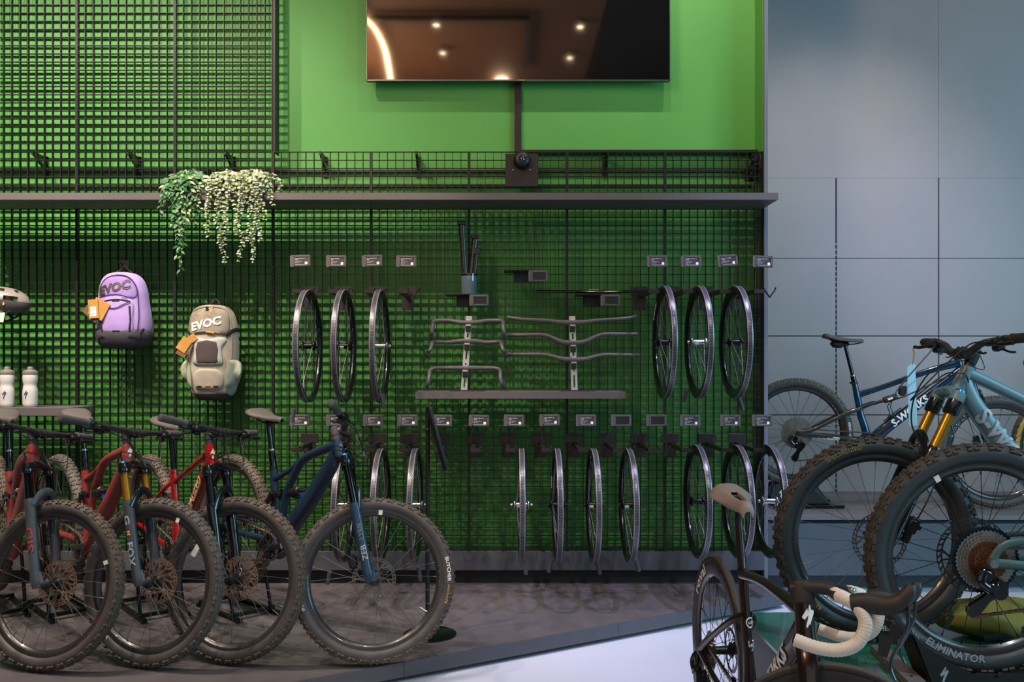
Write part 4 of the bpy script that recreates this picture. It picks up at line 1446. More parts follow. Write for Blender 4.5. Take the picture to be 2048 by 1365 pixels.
# --- 5 : blue-violet full suspension bike on the bench
def epic():
    R = .369
    B = Bike('mountain_bike', 'glossy blue and black full suspension bike with white lettering standing on the bench', place(1592, HCAM - (865.6 - PY0) * 5.95 / FPX, 5.95), place(1994, .493 + R, 5.76), R, 67, .545, .10, 0)
    bb = V((.455, 0, .345)); col = V((.345, 0, .735))
    b = MB()
    b.tube([B.ax(B.a2c), B.ax(B.a2c + .01), B.ax(B.a2c + B.htl * .5), B.ax(B.a2c + B.htl)], [.028, .026, .0235, .0235], 20)
    dt = B.ax(B.a2c + .03)
    dd = (bb - dt)
    swp(b, [(*dt, .024, .032), (*(dt + dd * .2 + V((.004, 0, 0))), .029, .035), (*(dt + dd * .75), .030, .037), (*(bb + V((.015, 0, 0))), .034, .042), (*(bb + V((-.03, 0, 0))), .028, .03)], 6, 18)
    tt = B.ax(B.a2c + B.htl - .022)
    js = col + (bb - col) * .20
    swp(b, [(*tt, .022, .024), (*(tt + (js - tt) * .3 + V((0, 0, .012))), .019, .021), (*(tt + (js - tt) * .72 + V((0, 0, .0))), .017, .018), (*(js + V((.03, 0, .012))), .017, .022), (*js, .017, .026)], 6, 16)
    swp(b, [(*col, .018, .018), (*js, .019, .022), (*(col + (bb - col) * .42), .018, .022), (*(col + (bb - col) * .55), .019, .024), (*(col + (bb - col) * .8 + V((.012, 0, 0))), .021, .027), (*bb, .032, .036)], 5, 16)
    b.lathe([(0, -.045), (.032, -.045), (.034, -.03), (.034, .03), (.032, .045), (0, .045)], 20, c=bb)
    fr = B.b(b, 'frame', K['paint_epic'])
    hub = B.rh
    lk = col + (bb - col) * .42 + V((.01, 0, .0))
    r = MB()
    for k in (-1, 1):
        swp(r, [(lk.x, k * .024, lk.z, .008, .013), (lk.x - .12, k * .045, lk.z - .055, .009, .013), (hub.x + .10, k * .064, hub.z + .035, .009, .012), (hub.x, k * .070, hub.z, .009, .016)], 5, 10)
        swp(r, [(bb.x - .03, k * .026, bb.z + .015, .012, .022), (bb.x - .13, k * .048, bb.z + .02, .011, .015), (hub.x + .08, k * .068, hub.z - .004, .010, .015), (hub.x, k * .070, hub.z, .009, .017)], 5, 10)
        r.tube([hub + V((0, k * .058, 0)), hub + V((0, k * .078, 0))], .016, 16)
    rt = r.build('rear_triangle', K['carbon_black'], fr)
    tube_text(fr, 'SPECIALIZED', .024, V((hub.x + .13, -.052, hub.z - .013)), (1, 0, .02), (-.02, 0, 1), .016, -1, K['ink_white'], .016, bold=.02, slant=.25)
    s = MB()
    a = lk + V((-.005, 0, .004)); c = lk + V((.25, 0, .115)); e = (c - a).normalized()
    for k in (-1, 1):
        swp(s, [(a.x, k * .022, a.z, .006, .013), (a.x + .05, k * .02, a.z + .026, .006, .012), (a.x + .09, k * .014, a.z + .045, .006, .010)], 3, 8)
    s.tube([a + e * .08, a + e * .17], .011, 12); s.tube([a + e * .155, a + e * .16, a + e * .235, a + e * .245], [.018, .021, .021, .016], 16)
    s.tube([c + V((0, -.022, 0)), c + V((0, .022, 0))], .010, 12); s.box(c + V((.0, 0, .03)), (.05, .03, .06), None, .008)
    sh = s.build('rear_shock', K['black_plastic'], fr)
    MB().tube([a + e * .143, a + e * .148], .0125, 12).build('shock_ring', K['anod_red'], sh)
    t = MB(); fnp = plane(a + e * .18 + V((0, -.0222, -.006)), e, (-e.z, 0, e.x))
    t.poly([(0, 0), (.035, 0), (.035, .012), (0, .012)], fnp); t.build('shock_sticker', K['ink_white'], sh, smooth=False)
    d = (dt - bb).normalized()
    tube_text(fr, 'S-WORKS', .066, bb + d * .20, d, (-d.z, 0, d.x), .030, -1, K['ink_white'], .038, bold=.03, slant=.15, wid=.98)
    sp = V((.262, 0, .985))
    post(B, sp, col, .0145, .80, ring=K['bright_steel'])
    collar(B, col, (bb - col).normalized())
    saddle(B, .250, 1.035, K['saddle_grey'], W=.15, L=.255)
    # saddle pack under the seat
    m = MB(); m.box(sp + V((-.05, 0, .0)), (.09, .06, .05), None, .02); B.b(m, 'saddle_pack', K['black_plastic'])
    fork_mtb(B, K['black_anod'], K['paint_epic'], crown=K['paint_epic'], Ll=.36, arch_mat=K['fork_black'], lw=.021)
    wheel(B.root, M.Translation(B.rh), 'tyre_xc', 'rim_carbon', 'sp_dark', True, 'rotor_s', 'cas', 24, R)
    w = wheel(B.root, B.S @ M.Translation(B.fh), 'tyre_xc', 'rim_carbon', 'sp_dark', False, 'rotor_s', None, 24, R)
    side_text(w, 'control', .030, .2955, rad(152), -1, .0156, K['ink_white'], 1.9, .012, slope=-.15)
    side_text(w, 'control', .030, .2955, rad(-40), -1, .0156, K['ink_white'], 1.9, .012, slope=-.15)
    side_text(w, 'SPECIALIZED', .014, .330, rad(128), -1, .030, K['ink_dim'], 1.1)
    for o in B.root.children:
        if o.name.startswith('wheel') and o is not w:
            side_text(o, 'RENEGADE', .020, .336, rad(8), -1, .0295, K['ink_white'], 1.1, .014)
            side_text(o, 'roval', .026, .2955, rad(35), -1, .0156, K['ink_white'], 1.8, .012, slope=-.15)
            side_text(o, 'roval', .026, .2955, rad(-10), -1, .0156, K['ink_white'], 1.8, .012, slope=-.15)
    stem_bar(B, .006, .37, .06, spacer=.01)
    hoses(B, n=1)
    drivetrain(B, bb, .070, .9, ratio_r=.03, cdir=(-.35, -.94))
    # bottle cages inside the frame
    for q0, ang in ((bb + d * .19 + V((-.012, 0, .022)), 0),):
        c = MB()
        nrm = V((-d.z, 0, d.x)); 
        for k in (-1, 1):
            c.tube(cr([q0 + nrm * .014 + V((0, k * .012, 0)), q0 + nrm * .03 + d * .05 + V((0, k * .036, 0)), q0 + nrm * .075 + d * .07 + V((0, k * .034, 0)), q0 + nrm * .095 + d * .12 + V((0, 0, 0))], 5), .003, 6)
        c.tube([q0 + nrm * .02 - d * .02, q0 + nrm * .02 + d * .12], [(.012, .003)] * 2, 8, (0, 1, 0))
        B.b(c, 'bottle_cage', K['black_plastic'])
    return B
B5 = epic()

# --- 8 : bike at the right edge of the bench, tan tyre
def edge_bike():
    R = .369
    B = Bike('mountain_bike', 'bench bicycle with orange-tan tyre sidewalls, mostly cut off by the right photo edge', place(2128, .494 + R + .01, 6.12), place(2535, .494 + R, 6.12), R, 67, .52, .11, 0)
    bb = V((.44, 0, .335)); col = V((.335, 0, .72))
    b = MB()
    b.tube([B.ax(B.a2c), B.ax(B.a2c + B.htl)], .025, 16)
    dt = B.ax(B.a2c + .03); tt = B.ax(B.a2c + B.htl - .02)
    swp(b, [(*dt, .024, .03), (*(dt * .5 + bb * .5), .027, .032), (*bb, .03, .034)], 6, 14)
    swp(b, [(*tt, .019, .02), (*(tt * .5 + col * .5), .015, .016), (*(col * .92 + bb * .08), .015, .016)], 6, 12)
    swp(b, [(*col, .018, .018), (*(col * .5 + bb * .5), .018, .019), (*bb, .026, .028)], 5, 14)
    for k in (-1, 1):
        swp(b, [(col.x, k * .014, col.z - .04, .008, .011), (.1, k * .06, B.R + .1, .008, .011), (0, k * .07, B.R, .009, .014)], 5, 8)
        swp(b, [(bb.x, k * .024, bb.z, .012, .02), (.1, k * .064, B.R, .009, .013), (0, k * .07, B.R, .009, .015)], 5, 8)
    B.b(b, 'frame', K['carbon_black'])
    post(B, (.265, 0, .92), col, .0155)
    saddle(B, .258, .968, K['saddle_grey'])
    fork_mtb(B, K['black_anod'], K['fork_black'])
    wheel(B.root, M.Translation(B.rh), 'tyre_tan', 'rim_carbon', 'sp_dark', True, 'rotor_s', 'cas', 24, R)
    wheel(B.root, B.S @ M.Translation(B.fh), 'tyre_tan', 'rim_carbon', 'sp_dark', False, 'rotor_s', None, 24, R)
    stem_bar(B, .006, .36, .06)
    drivetrain(B, bb, .066, .2)
edge_bike()

# --- 6 : teal bike with golden fork, heading left on the speckled block
def teal():
    R = .3775
    B = Bike('mountain_bike', 'matt teal mountain bike with thick golden fork, facing left on the speckled block', place(2423, .418 + R, 3.25), (1.363, 3.252, .418 + R), R, 65, .612, .105, 0)
    fr, bb, col = frame_trail(B, K['paint_teal'], K['black_plastic'], .98, bbx=.45, colx=.365, colz=.74)
    dt = B.ax(B.a2c + .03)
    d = (bb - dt).normalized()
    tube_text(fr, 'S-WORKS', .088, dt + d * .10 + V((.0, 0, -.018)), d, (d.z, 0, -d.x) if d.z * 0 + (-d.x) > 0 else (-d.z, 0, d.x), .0335, 1, K['ink_grey'], .047, bold=.03, wid=.95)
    post(B, (.297, 0, .97), col, .0155, .6)
    collar(B, col, (bb - col).normalized())
    saddle(B, .29, 1.02, K['saddle_grey'])
    f = fork_mtb(B, K['gold_anod'], K['fork_black'], K['anod_blue'], crown=K['paint_teal'], Ll=.385, w=.070, lw=.027)
    for y in (-.07, .07):
        MB().tube([B.ax(B.a2c - .095, .022, y), B.ax(B.a2c - .09, .022, y), B.ax(B.a2c - .04, .022, y)], [.024, .0275, .0272], 20).build('crown_sleeve', K['fork_black'], f)
    wheel(B.root, M.Translation(B.rh), 'tyre_big', 'rim_carbon', 'sp_dark', True, 'rotor', 'cas', 28, R)
    w = wheel(B.root, B.S @ M.Translation(B.fh), 'tyre_big', 'rim_carbon', 'sp_mtb', False, 'rotor', None, 28, R)
    side_text(w, 'SPECIALIZED', .022, .336, rad(68), 1, .0335, K['ink_olive'], 1.1, .0)
    side_text(w, 'BUTCHER', .026, .332, rad(-88), 1, .0335, K['ink_white'], 1.15, .014, flip=-1)
    side_text(w, 'GRIDTRAIL', .015, .336, rad(-62), 1, .0335, K['ink_dim'], 1.1, .0, flip=-1)
    side_text(w, 'T9', .020, .336, rad(-48), 1, .0335, K['ink_yellow'], 1.1, .01, flip=-1)
    badge(B, K['ink_grey'], .07, parent=fr)
    stem_bar(B, .040, .40, .042, K['grip_black'], K['bar_black'], spacer=.012, stem_mat=K['black_plastic'], back=.05)
    hoses(B, n=1, droop=.12, fwd=.20)
    drivetrain(B, bb, .070, 2.6, pedals=True)
    # long hose arching in front of the fork
    MB().tube(cr([(B.wb - .30, .05, 1.03), (B.wb - .24, .06, 1.025), (B.wb - .17, .06, .985), (B.wb - .12, .055, .90), (B.wb - .112, .05, .80), (B.wb - .147, .06, .705), (B.wb - .13, .085, .60), (B.wb - .085, .085, .50)], 8), .003, 6).build('control_cable', K['cable_black'], B.root)
    return B
B6 = teal()

# --- 7 : sage bike, rear wheel towards us in a black stand
def sage():
    R = .3775
    B = Bike('mountain_bike', 'grey-green mountain bike with rusty cassette, its rear wheel in a black stand at right', place(1962, .430 + R, 2.862), place(2762, .424 + R, 2.83), R, 65, .59, .10, -18)
    fr, bb, col = frame_trail(B, K['paint_sage'], K['black_plastic'], 1.0)
    post(B, (.297, 0, .97), col, .0155, .6)
    collar(B, col, (bb - col).normalized())
    saddle(B, .29, 1.02, K['saddle_grey'])
    fork_mtb(B, K['black_anod'], K['fork_black'], Ll=.37)
    w = wheel(B.root, M.Translation(B.rh), 'tyre_big', 'rim_carbon', 'sp_dark', True, 'rotor_l', 'cas_rust', 28, R)
    side_text(w, 'ELIMINATOR', .034, .328, rad(-108), -1, .0335, K['ink_grey'], 1.05, .016, flip=-1)
    side_text(w, 'GRIDTRAIL', .016, .332, rad(-137), -1, .0335, K['ink_grey'], 1.1, .0, flip=-1)
    valve_tag(w, rad(120), r=.299)
    wheel(B.root, B.S @ M.Translation(B.fh), 'tyre_big', 'rim_carbon', 'sp_dark', False, 'rotor', None, 28, R)
    stem_bar(B, .03, .39, .045)
    hoses(B, n=1)
    drivetrain(B, bb, .070, 3.45, K['chain_rust'], pedals=True, ratio_r=.045, cage=.105, cdir=(-.72, -.69))
    # heavy axle bolt on the near dropout
    b = MB().tube([(0, -.074, B.R), (0, -.084, B.R)], .014, 18); b.tube([(0, -.083, B.R), (0, -.086, B.R)], .008, 6)
    B.b(b, 'axle_bolt', K['bright_steel'])
    # maker's tab clipped to a spoke
    t = MB(); t.box((0, 0, 0), (.05, .004, .017), None, .001)
    tb = t.build('spoke_tab', K['black_plastic'], w, M.Translation((.23 * cos(rad(-118)), -.012, .23 * sin(rad(-118)))) @ M.Rotation(rad(-62), 4, 'Y'))
    return B
B7 = sage()

# --- 9 : road bike in front
def road():
    R = .338
    B = Bike('road_bike', 'dark bronze racing road bike with white handlebar tape in the foreground', (.770, 3.19, .402), (.80, 2.20, R), R, 73, .375, .110, 62)
    bb = V((.405, 0, .272)); col = V((.268, 0, .715))
    b = MB()
    b.tube([B.ax(B.a2c - .002), B.ax(B.a2c + .02), B.ax(B.a2c + B.htl * .6), B.ax(B.a2c + B.htl)], [(.028, .036), (.026, .034), (.024, .031), (.024, .032)], 20, (0, 1, 0))
    dt = B.ax(B.a2c + .045, -.01)
    swp(b, [(*dt, .022, .040), (*(dt * .5 + bb * .5), .024, .036), (*(bb + V((.02, 0, .01))), .034, .036), (*(bb + V((-.02, 0, 0))), .03, .03)], 6, 18)
    tt = B.ax(B.a2c + B.htl - .022, -.012)
    swp(b, [(*tt, .022, .024), (*(tt * .75 + col * .25 + V((0, 0, .006))), .019, .018), (*(tt * .4 + col * .6 + V((0, 0, .008))), .017, .014), (*(col + V((.012, 0, -.012))), .018, .018)], 6, 16)
    swp(b, [(*(col + V((-.002, 0, .006))), .015, .030), (*(col * .8 + bb * .2), .015, .030), (*(col * .4 + bb * .6), .016, .034), (*(bb + V((-.01, 0, .03))), .028, .036)], 6, 18)
    b.lathe([(0, -.045), (.027, -.045), (.028, -.03), (.028, .03), (.027, .045), (0, .045)], 20, c=bb)
    hub = B.rh
    js = col * .50 + bb * .50
    for k in (-1, 1):
        swp(b, [(js.x - .01, k * .010, js.z + .09, .010, .013), (js.x - .06, k * .040, js.z + .052, .009, .012), (.09, k * .060, B.R + .075, .008, .012), (0, k * .068, B.R, .009, .015)], 5, 10)
        swp(b, [(bb.x - .01, k * .03, bb.z, .012, .02), (.20, k * .05, B.R - .045, .010, .016), (.05, k * .066, B.R - .008, .009, .014), (0, k * .068, B.R, .009, .015)], 5, 10)
        b.tube([hub + V((0, k * .058, 0)), hub + V((0, k * .074, 0))], .014, 16)
    fr = B.b(b, 'frame', K['paint_bronze'])
    d = (dt - bb).normalized()
    tube_text(fr, 'S-WORKS', .066, bb + d * .19, d, (-d.z, 0, d.x), .0245, -1, K['ink_white'], .038, bold=.03, wid=1.05, slant=.1)
    tube_text(fr, 'SPECIALIZED', .022, V((.10, -.058, B.R - .02)), V((.2, 0, -.045)), (.22, 0, .97), .013, -1, K['ink_white'], .015, bold=.02)
    badge(B, K['ink_white'], .075, L=B.a2c + .07, r=.030, parent=fr)
    # round and shield shaped approval stickers on the seat tube
    e = (bb - col).normalized()
    q = col + e * .155
    s = MB()
    def stick(u, v, c):
        a = -u / .022
        return c + (-e) * v + V((.0350 * cos(a), -.0190 * sin(a), 0))
    for rr, rq in ((.0165, .013), (.0125, .0)):
        ring = [(rr * cos(t * pi / 12), rr * sin(t * pi / 12)) for t in range(24)]
        if rq:
            inn = [(rq * cos(t * pi / 12), rq * sin(t * pi / 12)) for t in range(24)]
            vs = [stick(u + .006, v, q) for u, v in ring + inn]
            s.add(vs, [(t, (t + 1) % 24, 24 + (t + 1) % 24, 24 + t) for t in range(24)])
    text(s, 'UCI', .010, lambda u, v: stick(u + .006, v - .004, q), 1, .02, center=True)
    s.build('round_sticker', K['ink_white'], fr, smooth=False)
    s = MB()
    q2 = col + e * .225
    for w_ in ((.012, .0095),):
        o_ = [(-.012, .014), (.012, .014), (.012, -.004), (0, -.018), (-.012, -.004)]
        i_ = [(u * .82, v * .82) for u, v in o_]
        vs = [stick(u + .006, v, q2) for u, v in o_ + i_]
        s.add(vs, [(t, (t + 1) % 5, 5 + (t + 1) % 5, 5 + t) for t in range(5)])
    text(s, '62', .012, lambda u, v: stick(u + .006, v - .003, q2), 1, .03, center=True)
    s.build('shield_sticker', K['ink_white'], fr, smooth=False)
    # seat post : aero blade
    b = MB()
    sp = V((.205, 0, .906))
    swp(b, [(*(sp + V((.004, 0, 0))), .012, .020), (*(sp * .7 + col * .3), .0125, .018), (*(col + V((.0, 0, .0))), .013, .024)], 5, 16)
    b.box(sp + V((0, 0, .008)), (.05, .03, .022), None, .006); b.tube([sp + V((.0, -.026, .016)), sp + V((0, .026, .016))], .010, 12)
    b.box(sp + V((-.035, 0, .01)), (.03, .03, .02), None, .006)
    B.b(b, 'seatpost', K['carbon_black'])
    road_saddle(B, .20, .952)
    # fork
    b = MB()
    for k in (-1, 1):
        swp(b, [(*B.ax(B.a2c - .005, .0, k * .016), .014, .028), (*B.ax(B.a2c - .05, .004, k * .036), .012, .026), (*B.ax(.2, .004, k * .050), .010, .021), (*B.ax(.06, .022, k * .054), .009, .015), (B.wb, k * .054, B.R, .008, .014)], 5, 14)
        b.tube([V((B.wb, k * .044, B.R)), V((B.wb, k * .062, B.R))], .013, 14)
    b.tube([B.ax(B.a2c - .034), B.ax(B.a2c - .002)], [(.020, .026), (.027, .035)], 18, (0, 1, 0))
    fk = B.b(b, 'fork', K['paint_bronze'], True)
    # cockpit : spacer block + stem + bar
    top = B.a2c + B.htl
    b = MB()
    b.tube([B.ax(top + .001, -.002), B.ax(top + .012, -.002), B.ax(top + .052, -.002), B.ax(top + .056, -.002)], [(.024, .034), (.0235, .032), (.0225, .030), (.021, .028)], 20, (0, 1, 0))
    B.b(b, 'headset_spacers', K['hood_rubber'], True)
    c = B.ax(top + .026, .10)
    b = MB()
    swp(b, [(*B.ax(top + .038, -.028), .020, .016), (*B.ax(top + .040, .0), .0225, .021), (*B.ax(top + .040, .05), .020, .018), (*c, .023, .019)], 5, 16)
    b.tube([c + V((0, -.03, 0)), c + V((0, .03, 0))], .0205, 18)
    st_ = B.b(b, 'stem', K['hood_rubber'], True)
    MB().box(c + V((.02, 0, .014)), (.02, .03, .012), None, .003).build('mount_clip', K['bright_steel'], st_)
    b = MB()
    half = [(0, .0, 0), (.0, .05, 0), (.0, .12, 0), (.0, .175, .001), (.012, .200, .0)]
    q_ = cr([(x, -y, z) for x, y, z in reversed(half)] + half[1:], 5)
    b.tube([c + V(p) for p in q_], [(.0125, .017)] * len(q_), 14, (0, 0, 1))
    hb = B.b(b, 'handlebar', K['hood_rubber'], True)
    for k in (1, -1):
        drop = cr([(.0, .150, 0, .0178), (.006, .185, .001, .0172), (.030, .203, .0, .0160), (.062, .208, -.012, .0160), (.084, .211, -.042, .0158), (.078, .214, -.088, .0158), (.045, .217, -.118, .0158), (-.005, .219, -.130, .0158), (-.060, .220, -.128, .0158)], 6)
        t = MB().tube([c + V((p[0], k * p[1], p[2])) for p in drop], [p[3] for p in drop], 16)
        # overlapping wraps of tape
        for i in range(4, len(drop) - 1, 1):
            p, p2 = drop[i], drop[i + 1]
            a_, b_ = V((p[0], k * p[1], p[2])), V((p2[0], k * p2[1], p2[2]))
            t.tube([c + a_, c + a_ * .6 + b_ * .4], [p[3] + .0007, p[3] + .0002], 16, caps=False)
        tp = t.build('bar_tape', K['tape_white'], hb)
        pe = V((drop[-1][0], k * drop[-1][1], drop[-1][2]))
        MB().tube([c + pe, c + pe + V((-.004, 0, 0))], [.0145, .012], 14).build('bar_plug', K['black_plastic'], hb)
        h = MB()
        swp(h, [(*(c + V((.044, k * .207, -.006))), .0180, .0205), (*(c + V((.075, k * .209, .004))), .0165, .024), (*(c + V((.115, k * .211, .010))), .0165, .022), (*(c + V((.145, k * .212, .026))), .0165, .021), (*(c + V((.160, k * .212, .056))), .0155, .017), (*(c + V((.160, k * .212, .074))), .010, .010)], 5, 16)
        hd = h.build('brake_hood', K['hood_rubber'], hb)
        l = MB()
        pts = cr([c + V((.165, k * .213, .024)), c + V((.172, k * .214, -.02)), c + V((.164, k * .216, -.065)), c + V((.155, k * .219, -.10)), c + V((.158, k * .223, -.125)), c + V((.172, k * .228, -.146))], 5)
        l.tube(pts, [(.0085, .0045)] * len(pts), 10, (0, 1, 0))
        l.build('brake_lever', K['lever_road'], hb)
        s_ = MB()
        s_.prism([(.0, 0), (.03, .0), (.026, -.05), (.004, -.05)], lambda u, v, w: c + V((.118 + u, k * (.200) + w * .5, -.055 + v)), .012)
        s_.build('shift_paddle', K['black_plastic'], hb)
    # wheels
    w = wheel(B.root, M.Translation(B.rh), 'tyre_road', 'rim_deep', 'sp_road', True, 'rotor_s', 'cas_road', 24, R)
    side_text(w, 'roval', .050, .279, rad(137), -1, .0127, K['ink_white'], 1.7, .02, slope=-.11)
    side_text(w, 'roval', .050, .279, rad(-43), -1, .0128, K['ink_white'], 1.7, .02, slope=-.11)
    side_text(w, 'roval', .050, .279, rad(47), 1, .0128, K['ink_white'], 1.7, .02, slope=-.11)
    wheel(B.root, B.S @ M.Translation(B.fh), 'tyre_road', 'rim_deep', 'sp_road', False, 'rotor_s', None, 24, R)
    b = MB(); b.box(hub + V((.06, .055, .028)), (.07, .03, .035), None, .008)
    B.b(b, 'brake_caliper', K['lever_black'])
    drivetrain(B, bb, .095, 1.2, road=True, ratio_r=.035, cage=.06, crank_mat=K['black_gloss'])
    return B

def road_saddle(B, x, z):
    """short flat-wide saddle with a pressure relief slot"""
    b = MB()
    N = 18
    L, W = .245, .146
    rings = []
    def halfw(t):
        if t < .22: return W / 2 * (.80 + .20 * sin(t / .22 * pi / 2))
        return W / 2 * (1 - .70 * ((t - .22) / .78) ** .72)
    def zt(t, s):
        base = .012 * (1 - t) ** 1.5 - .006 * sin(pi * t) - (.016 * ((t - .9) / .1) ** 2 if t > .9 else 0)
        return base - .030 * abs(s) ** 3.2
    S = [-1, -.92, -.78, -.58, -.40, -.24, .24, .40, .58, .78, .92, 1]
    def ins(t, s):       # slot in the middle
        return .28 < t < .80
    vs, idx = [], {}
    for lay in (0, 1):
        for i in range(N + 1):
            t = i / N
            w = halfw(t) * (.82 if t > .985 else 1)
            sl = 0.0
            if .30 <= t <= .86: sl = .30 + .25 * t
            for j, s in enumerate(S):
                ss = s
                if sl == 0 and abs(s) < .3: ss = s * .2
                if sl and abs(s) < .3: ss = .30 * (1 if s > 0 else -1) * (.55 + .45 * sin(pi * (t - .28) / .6))
                idx[(lay, i, j)] = len(vs)
                zz = zt(t, ss)
                if lay: zz -= .016 if abs(s) < .95 else .004
                if sl and abs(s) < .3 and lay == 0: zz -= .004
                vs.append((x - .125 + L * t, w * ss * (.94 if lay else 1), z + zz))
    fs = []
    n = len(S)
    for lay in (0, 1):
        for i in range(N):
            t0, t1 = i / N, (i + 1) / N
            for j in range(n - 1):
                if j == 5 and .30 <= t0 and t1 <= .86:
                    continue
                fs.append((idx[(lay, i, j)], idx[(lay, i + 1, j)], idx[(lay, i + 1, j + 1)], idx[(lay, i, j + 1)]))
    for i in range(N):
        for j in (0, n - 1):
            fs.append((idx[(0, i, j)], idx[(0, i + 1, j)], idx[(1, i + 1, j)], idx[(1, i, j)]))
        if .30 <= i / N and (i + 1) / N <= .86:
            for j in (5, 6):
                fs.append((idx[(0, i, j)], idx[(0, i + 1, j)], idx[(1, i + 1, j)], idx[(1, i, j)]))
    for j in range(n - 1):
        for i in (0, N):
            fs.append((idx[(0, i, j)], idx[(0, i, j + 1)], idx[(1, i, j + 1)], idx[(1, i, j)]))
    b.add(vs, fs)
    sd = B.b(b, 'saddle', K['saddle_tan'], ang=60)
    for k in (-1, 1):
        MB().tube(cr([(x + .10, k * .010, z - .018), (x + .05, k * .022, z - .036), (x - .03, k * .022, z - .038), (x - .085, k * .034, z - .012)], 5), .004, 8).build('saddle_rail', K['dark_metal'], sd)
B9 = road()
# ================================================================== wheel hooks with price tags
def plate_prof():
    b = MB()
    b.box((0, -.006, .022), (.108, .012, .056), bev=.001)
    b.box((0, -.005, -.050), (.072, .010, .090), bev=.001)
    b.box((0, -.010, -.002), (.066, .006, .006))
    return b.mesh('wall_plate', K['hook_steel'], smooth=False)
def arm_mesh(dz):
    b = MB()
    L = .405
    b.bar((0, -.008, -.012), (0, -L, -.012 + dz), .024, .022)
    b.bar((-.012, -L, -.012 + dz), (.045, -L, -.012 + dz), .024, .022)
    return b.mesh('arm', K['hook_steel'], smooth=False)
def vee_mesh():
    b = MB()
    w, h = .032, .045
    for s in (-1, 1):
        pts = cr([(0, 0, -h), (s * w * .35, 0, -h * .62), (s * w * .8, 0, -.008), (s * w, 0, .004), (s * (w + .002), 0, .012)], 4)
        b.tube(pts, [(.010, .0035)] * (len(pts) - 3) + [.005, .006, .005], 8, (0, 1, 0))
    b.bar((-w - .018, 0, -.012), (-w * .8, 0, -.010), .016, .012)
    return b.mesh('vee_hook', K['hook_steel'])
MS['plate'], MS['arm'], MS['vee'] = plate_prof(), arm_mesh(0), vee_mesh()
def tag_meshes():
    b = MB()
    pts = []
    w, h, r = .114, .066, .007
    for cx, cy, a0 in ((w - r, h - r, 0), (r, h - r, 90), (r, r, 180), (w - r, r, 270)):
        for k in range(4):
            a = rad(a0 + 30 * k)
            pts.append((cx + r * cos(a), cy + r * sin(a)))
    fn = lambda u, v, w_: V((u, -w_, v))
    b.prism(pts, fn, .010)
    fr = MB()
    x0, x1, z0, z1 = .025, .102, .010, .054
    for bx in ((.0625, z1 + .0035, x1 - x0 + .012, .006), (.0625, z0 - .0035, x1 - x0 + .012, .006)):
        b.box((bx[0] + .001, -.0115, bx[1]), (bx[2], .005, bx[3]))
    for xx in (x0 - .003, x1 + .003):
        b.box((xx, -.0115, (z0 + z1) / 2), (.006, .005, z1 - z0 + .012))
    s = MB().add([(x0, -.0105, z0), (x1, -.0105, z0), (x1, -.0105, z1), (x0, -.0105, z1)], [(0, 1, 2, 3)])
    return b.mesh('price_tag', K['tag_case'], 30), s.mesh('tag_screen', K['tag_screen'], smooth=False), s.mesh('tag_screen', K['black_plastic'], smooth=False)
MS['tag'], MS['tag_on'], MS['tag_off'] = tag_meshes()
def tag_text(i):
    b = MB()
    fn = plane((.0285, -.0109, 0), (1, 0, 0), (0, 0, 1))
    words = [('ROVAL TERRA CLX II', 'FRONT'), ('ROVAL ALPINIST', 'REAR'), ('ROVAL RAPIDE CLX', 'REAR'), ('ROVAL CONTROL SL', 'FRONT'), ('ROVAL TRAVERSE', 'REAR')][i % 5]
    text(b, words[0], .0062, lambda u, v: fn(u, v + .045), 1, .02)
    text(b, words[1], .0055, lambda u, v: fn(u, v + .0375), 1, .02)
    for k, w in enumerate(('carbon disc wheel', 'black / satin', '29 in')[:2 + i % 2]):
        text(b, w, .0052, lambda u, v, k=k: fn(u, v + .028 - .0065 * k), 1, .0)
    # plain white square where the scan code sits
    b.box((.0905, -.0109, .0195), (.014, .0006, .014))
    b.box((.063, -.0109, .0115), (.07, .0004, .0008))
    return b.mesh('tag_text', K['ink_white'], smooth=False)
TT = [tag_text(i) for i in range(5)]
MS['stalk'] = MB().tube([(0, 0, 0), (0, 0, .128)], .0022, 6).mesh('tag_stalk', K['hook_steel'])

def hook(px, upper, label, blank, i, tagrot, wheel_label=None, wcfg=None):
    x = (px - PX0) / (FPX / YM)
    z = P(0, 590 if upper else 884, YM).z
    r = thing('wheel_hook', label, 'wall hook', (x, YM - .002, z), group='wheel hooks on the grid')
    link('wall_plate', MS['plate'], r)
    link('arm', MS['arm'], r)
    link('vee_hook', MS['vee'], r, M.Translation((.078, -.405, -.002)))
    link('tag_stalk', MS['stalk'], r, M.Translation((-.006, -.405, -.002)) @ M.Rotation(tagrot * .6, 4, 'Y'))
    t = link('price_tag', MS['tag'], r, M.Translation((-.022, -.409, .124)) @ M.Rotation(tagrot, 4, 'Y') @ M.Rotation(-.06, 4, 'X'))
    link('tag_screen', MS['tag_off' if blank else 'tag_on'], t)
    if not blank:
        link('tag_text', TT[i % 5], t)
    return (x + .078, YM - .407, z - .002)

MS['rimA'] = rim_mesh(.3165, .286, .0165, K['rim_dark'], K['printed_tape'])
MS['rimB'] = rim_mesh(.3165, .264, .0160, K['rim_dark'], K['printed_tape'])
MS['sp_hA'] = spoke_set(.022, .027, .288, .004, K['spoke_steel'], .0010)
MS['sp_hB'] = spoke_set(.022, .027, .266, .003, K['spoke_steel'], .0010)
MS['hub_d'] = hub_mesh(.055, K['dark_metal'])
MS['hub_s'] = hub_mesh(.062, K['bright_steel'])
MS['tube_tag'] = MB().tube([(0, 0, 0), (0, 0, -.075)], [.0115, .0115], 12).mesh('valve_cover', K['fabric_char'])
MS['hub_sticker'] = MB().lathe([(.0172, -.012), (.0172, .010)], 16, arc=(pi, 2 * pi)).mesh('hub_sticker', K['card_white'])

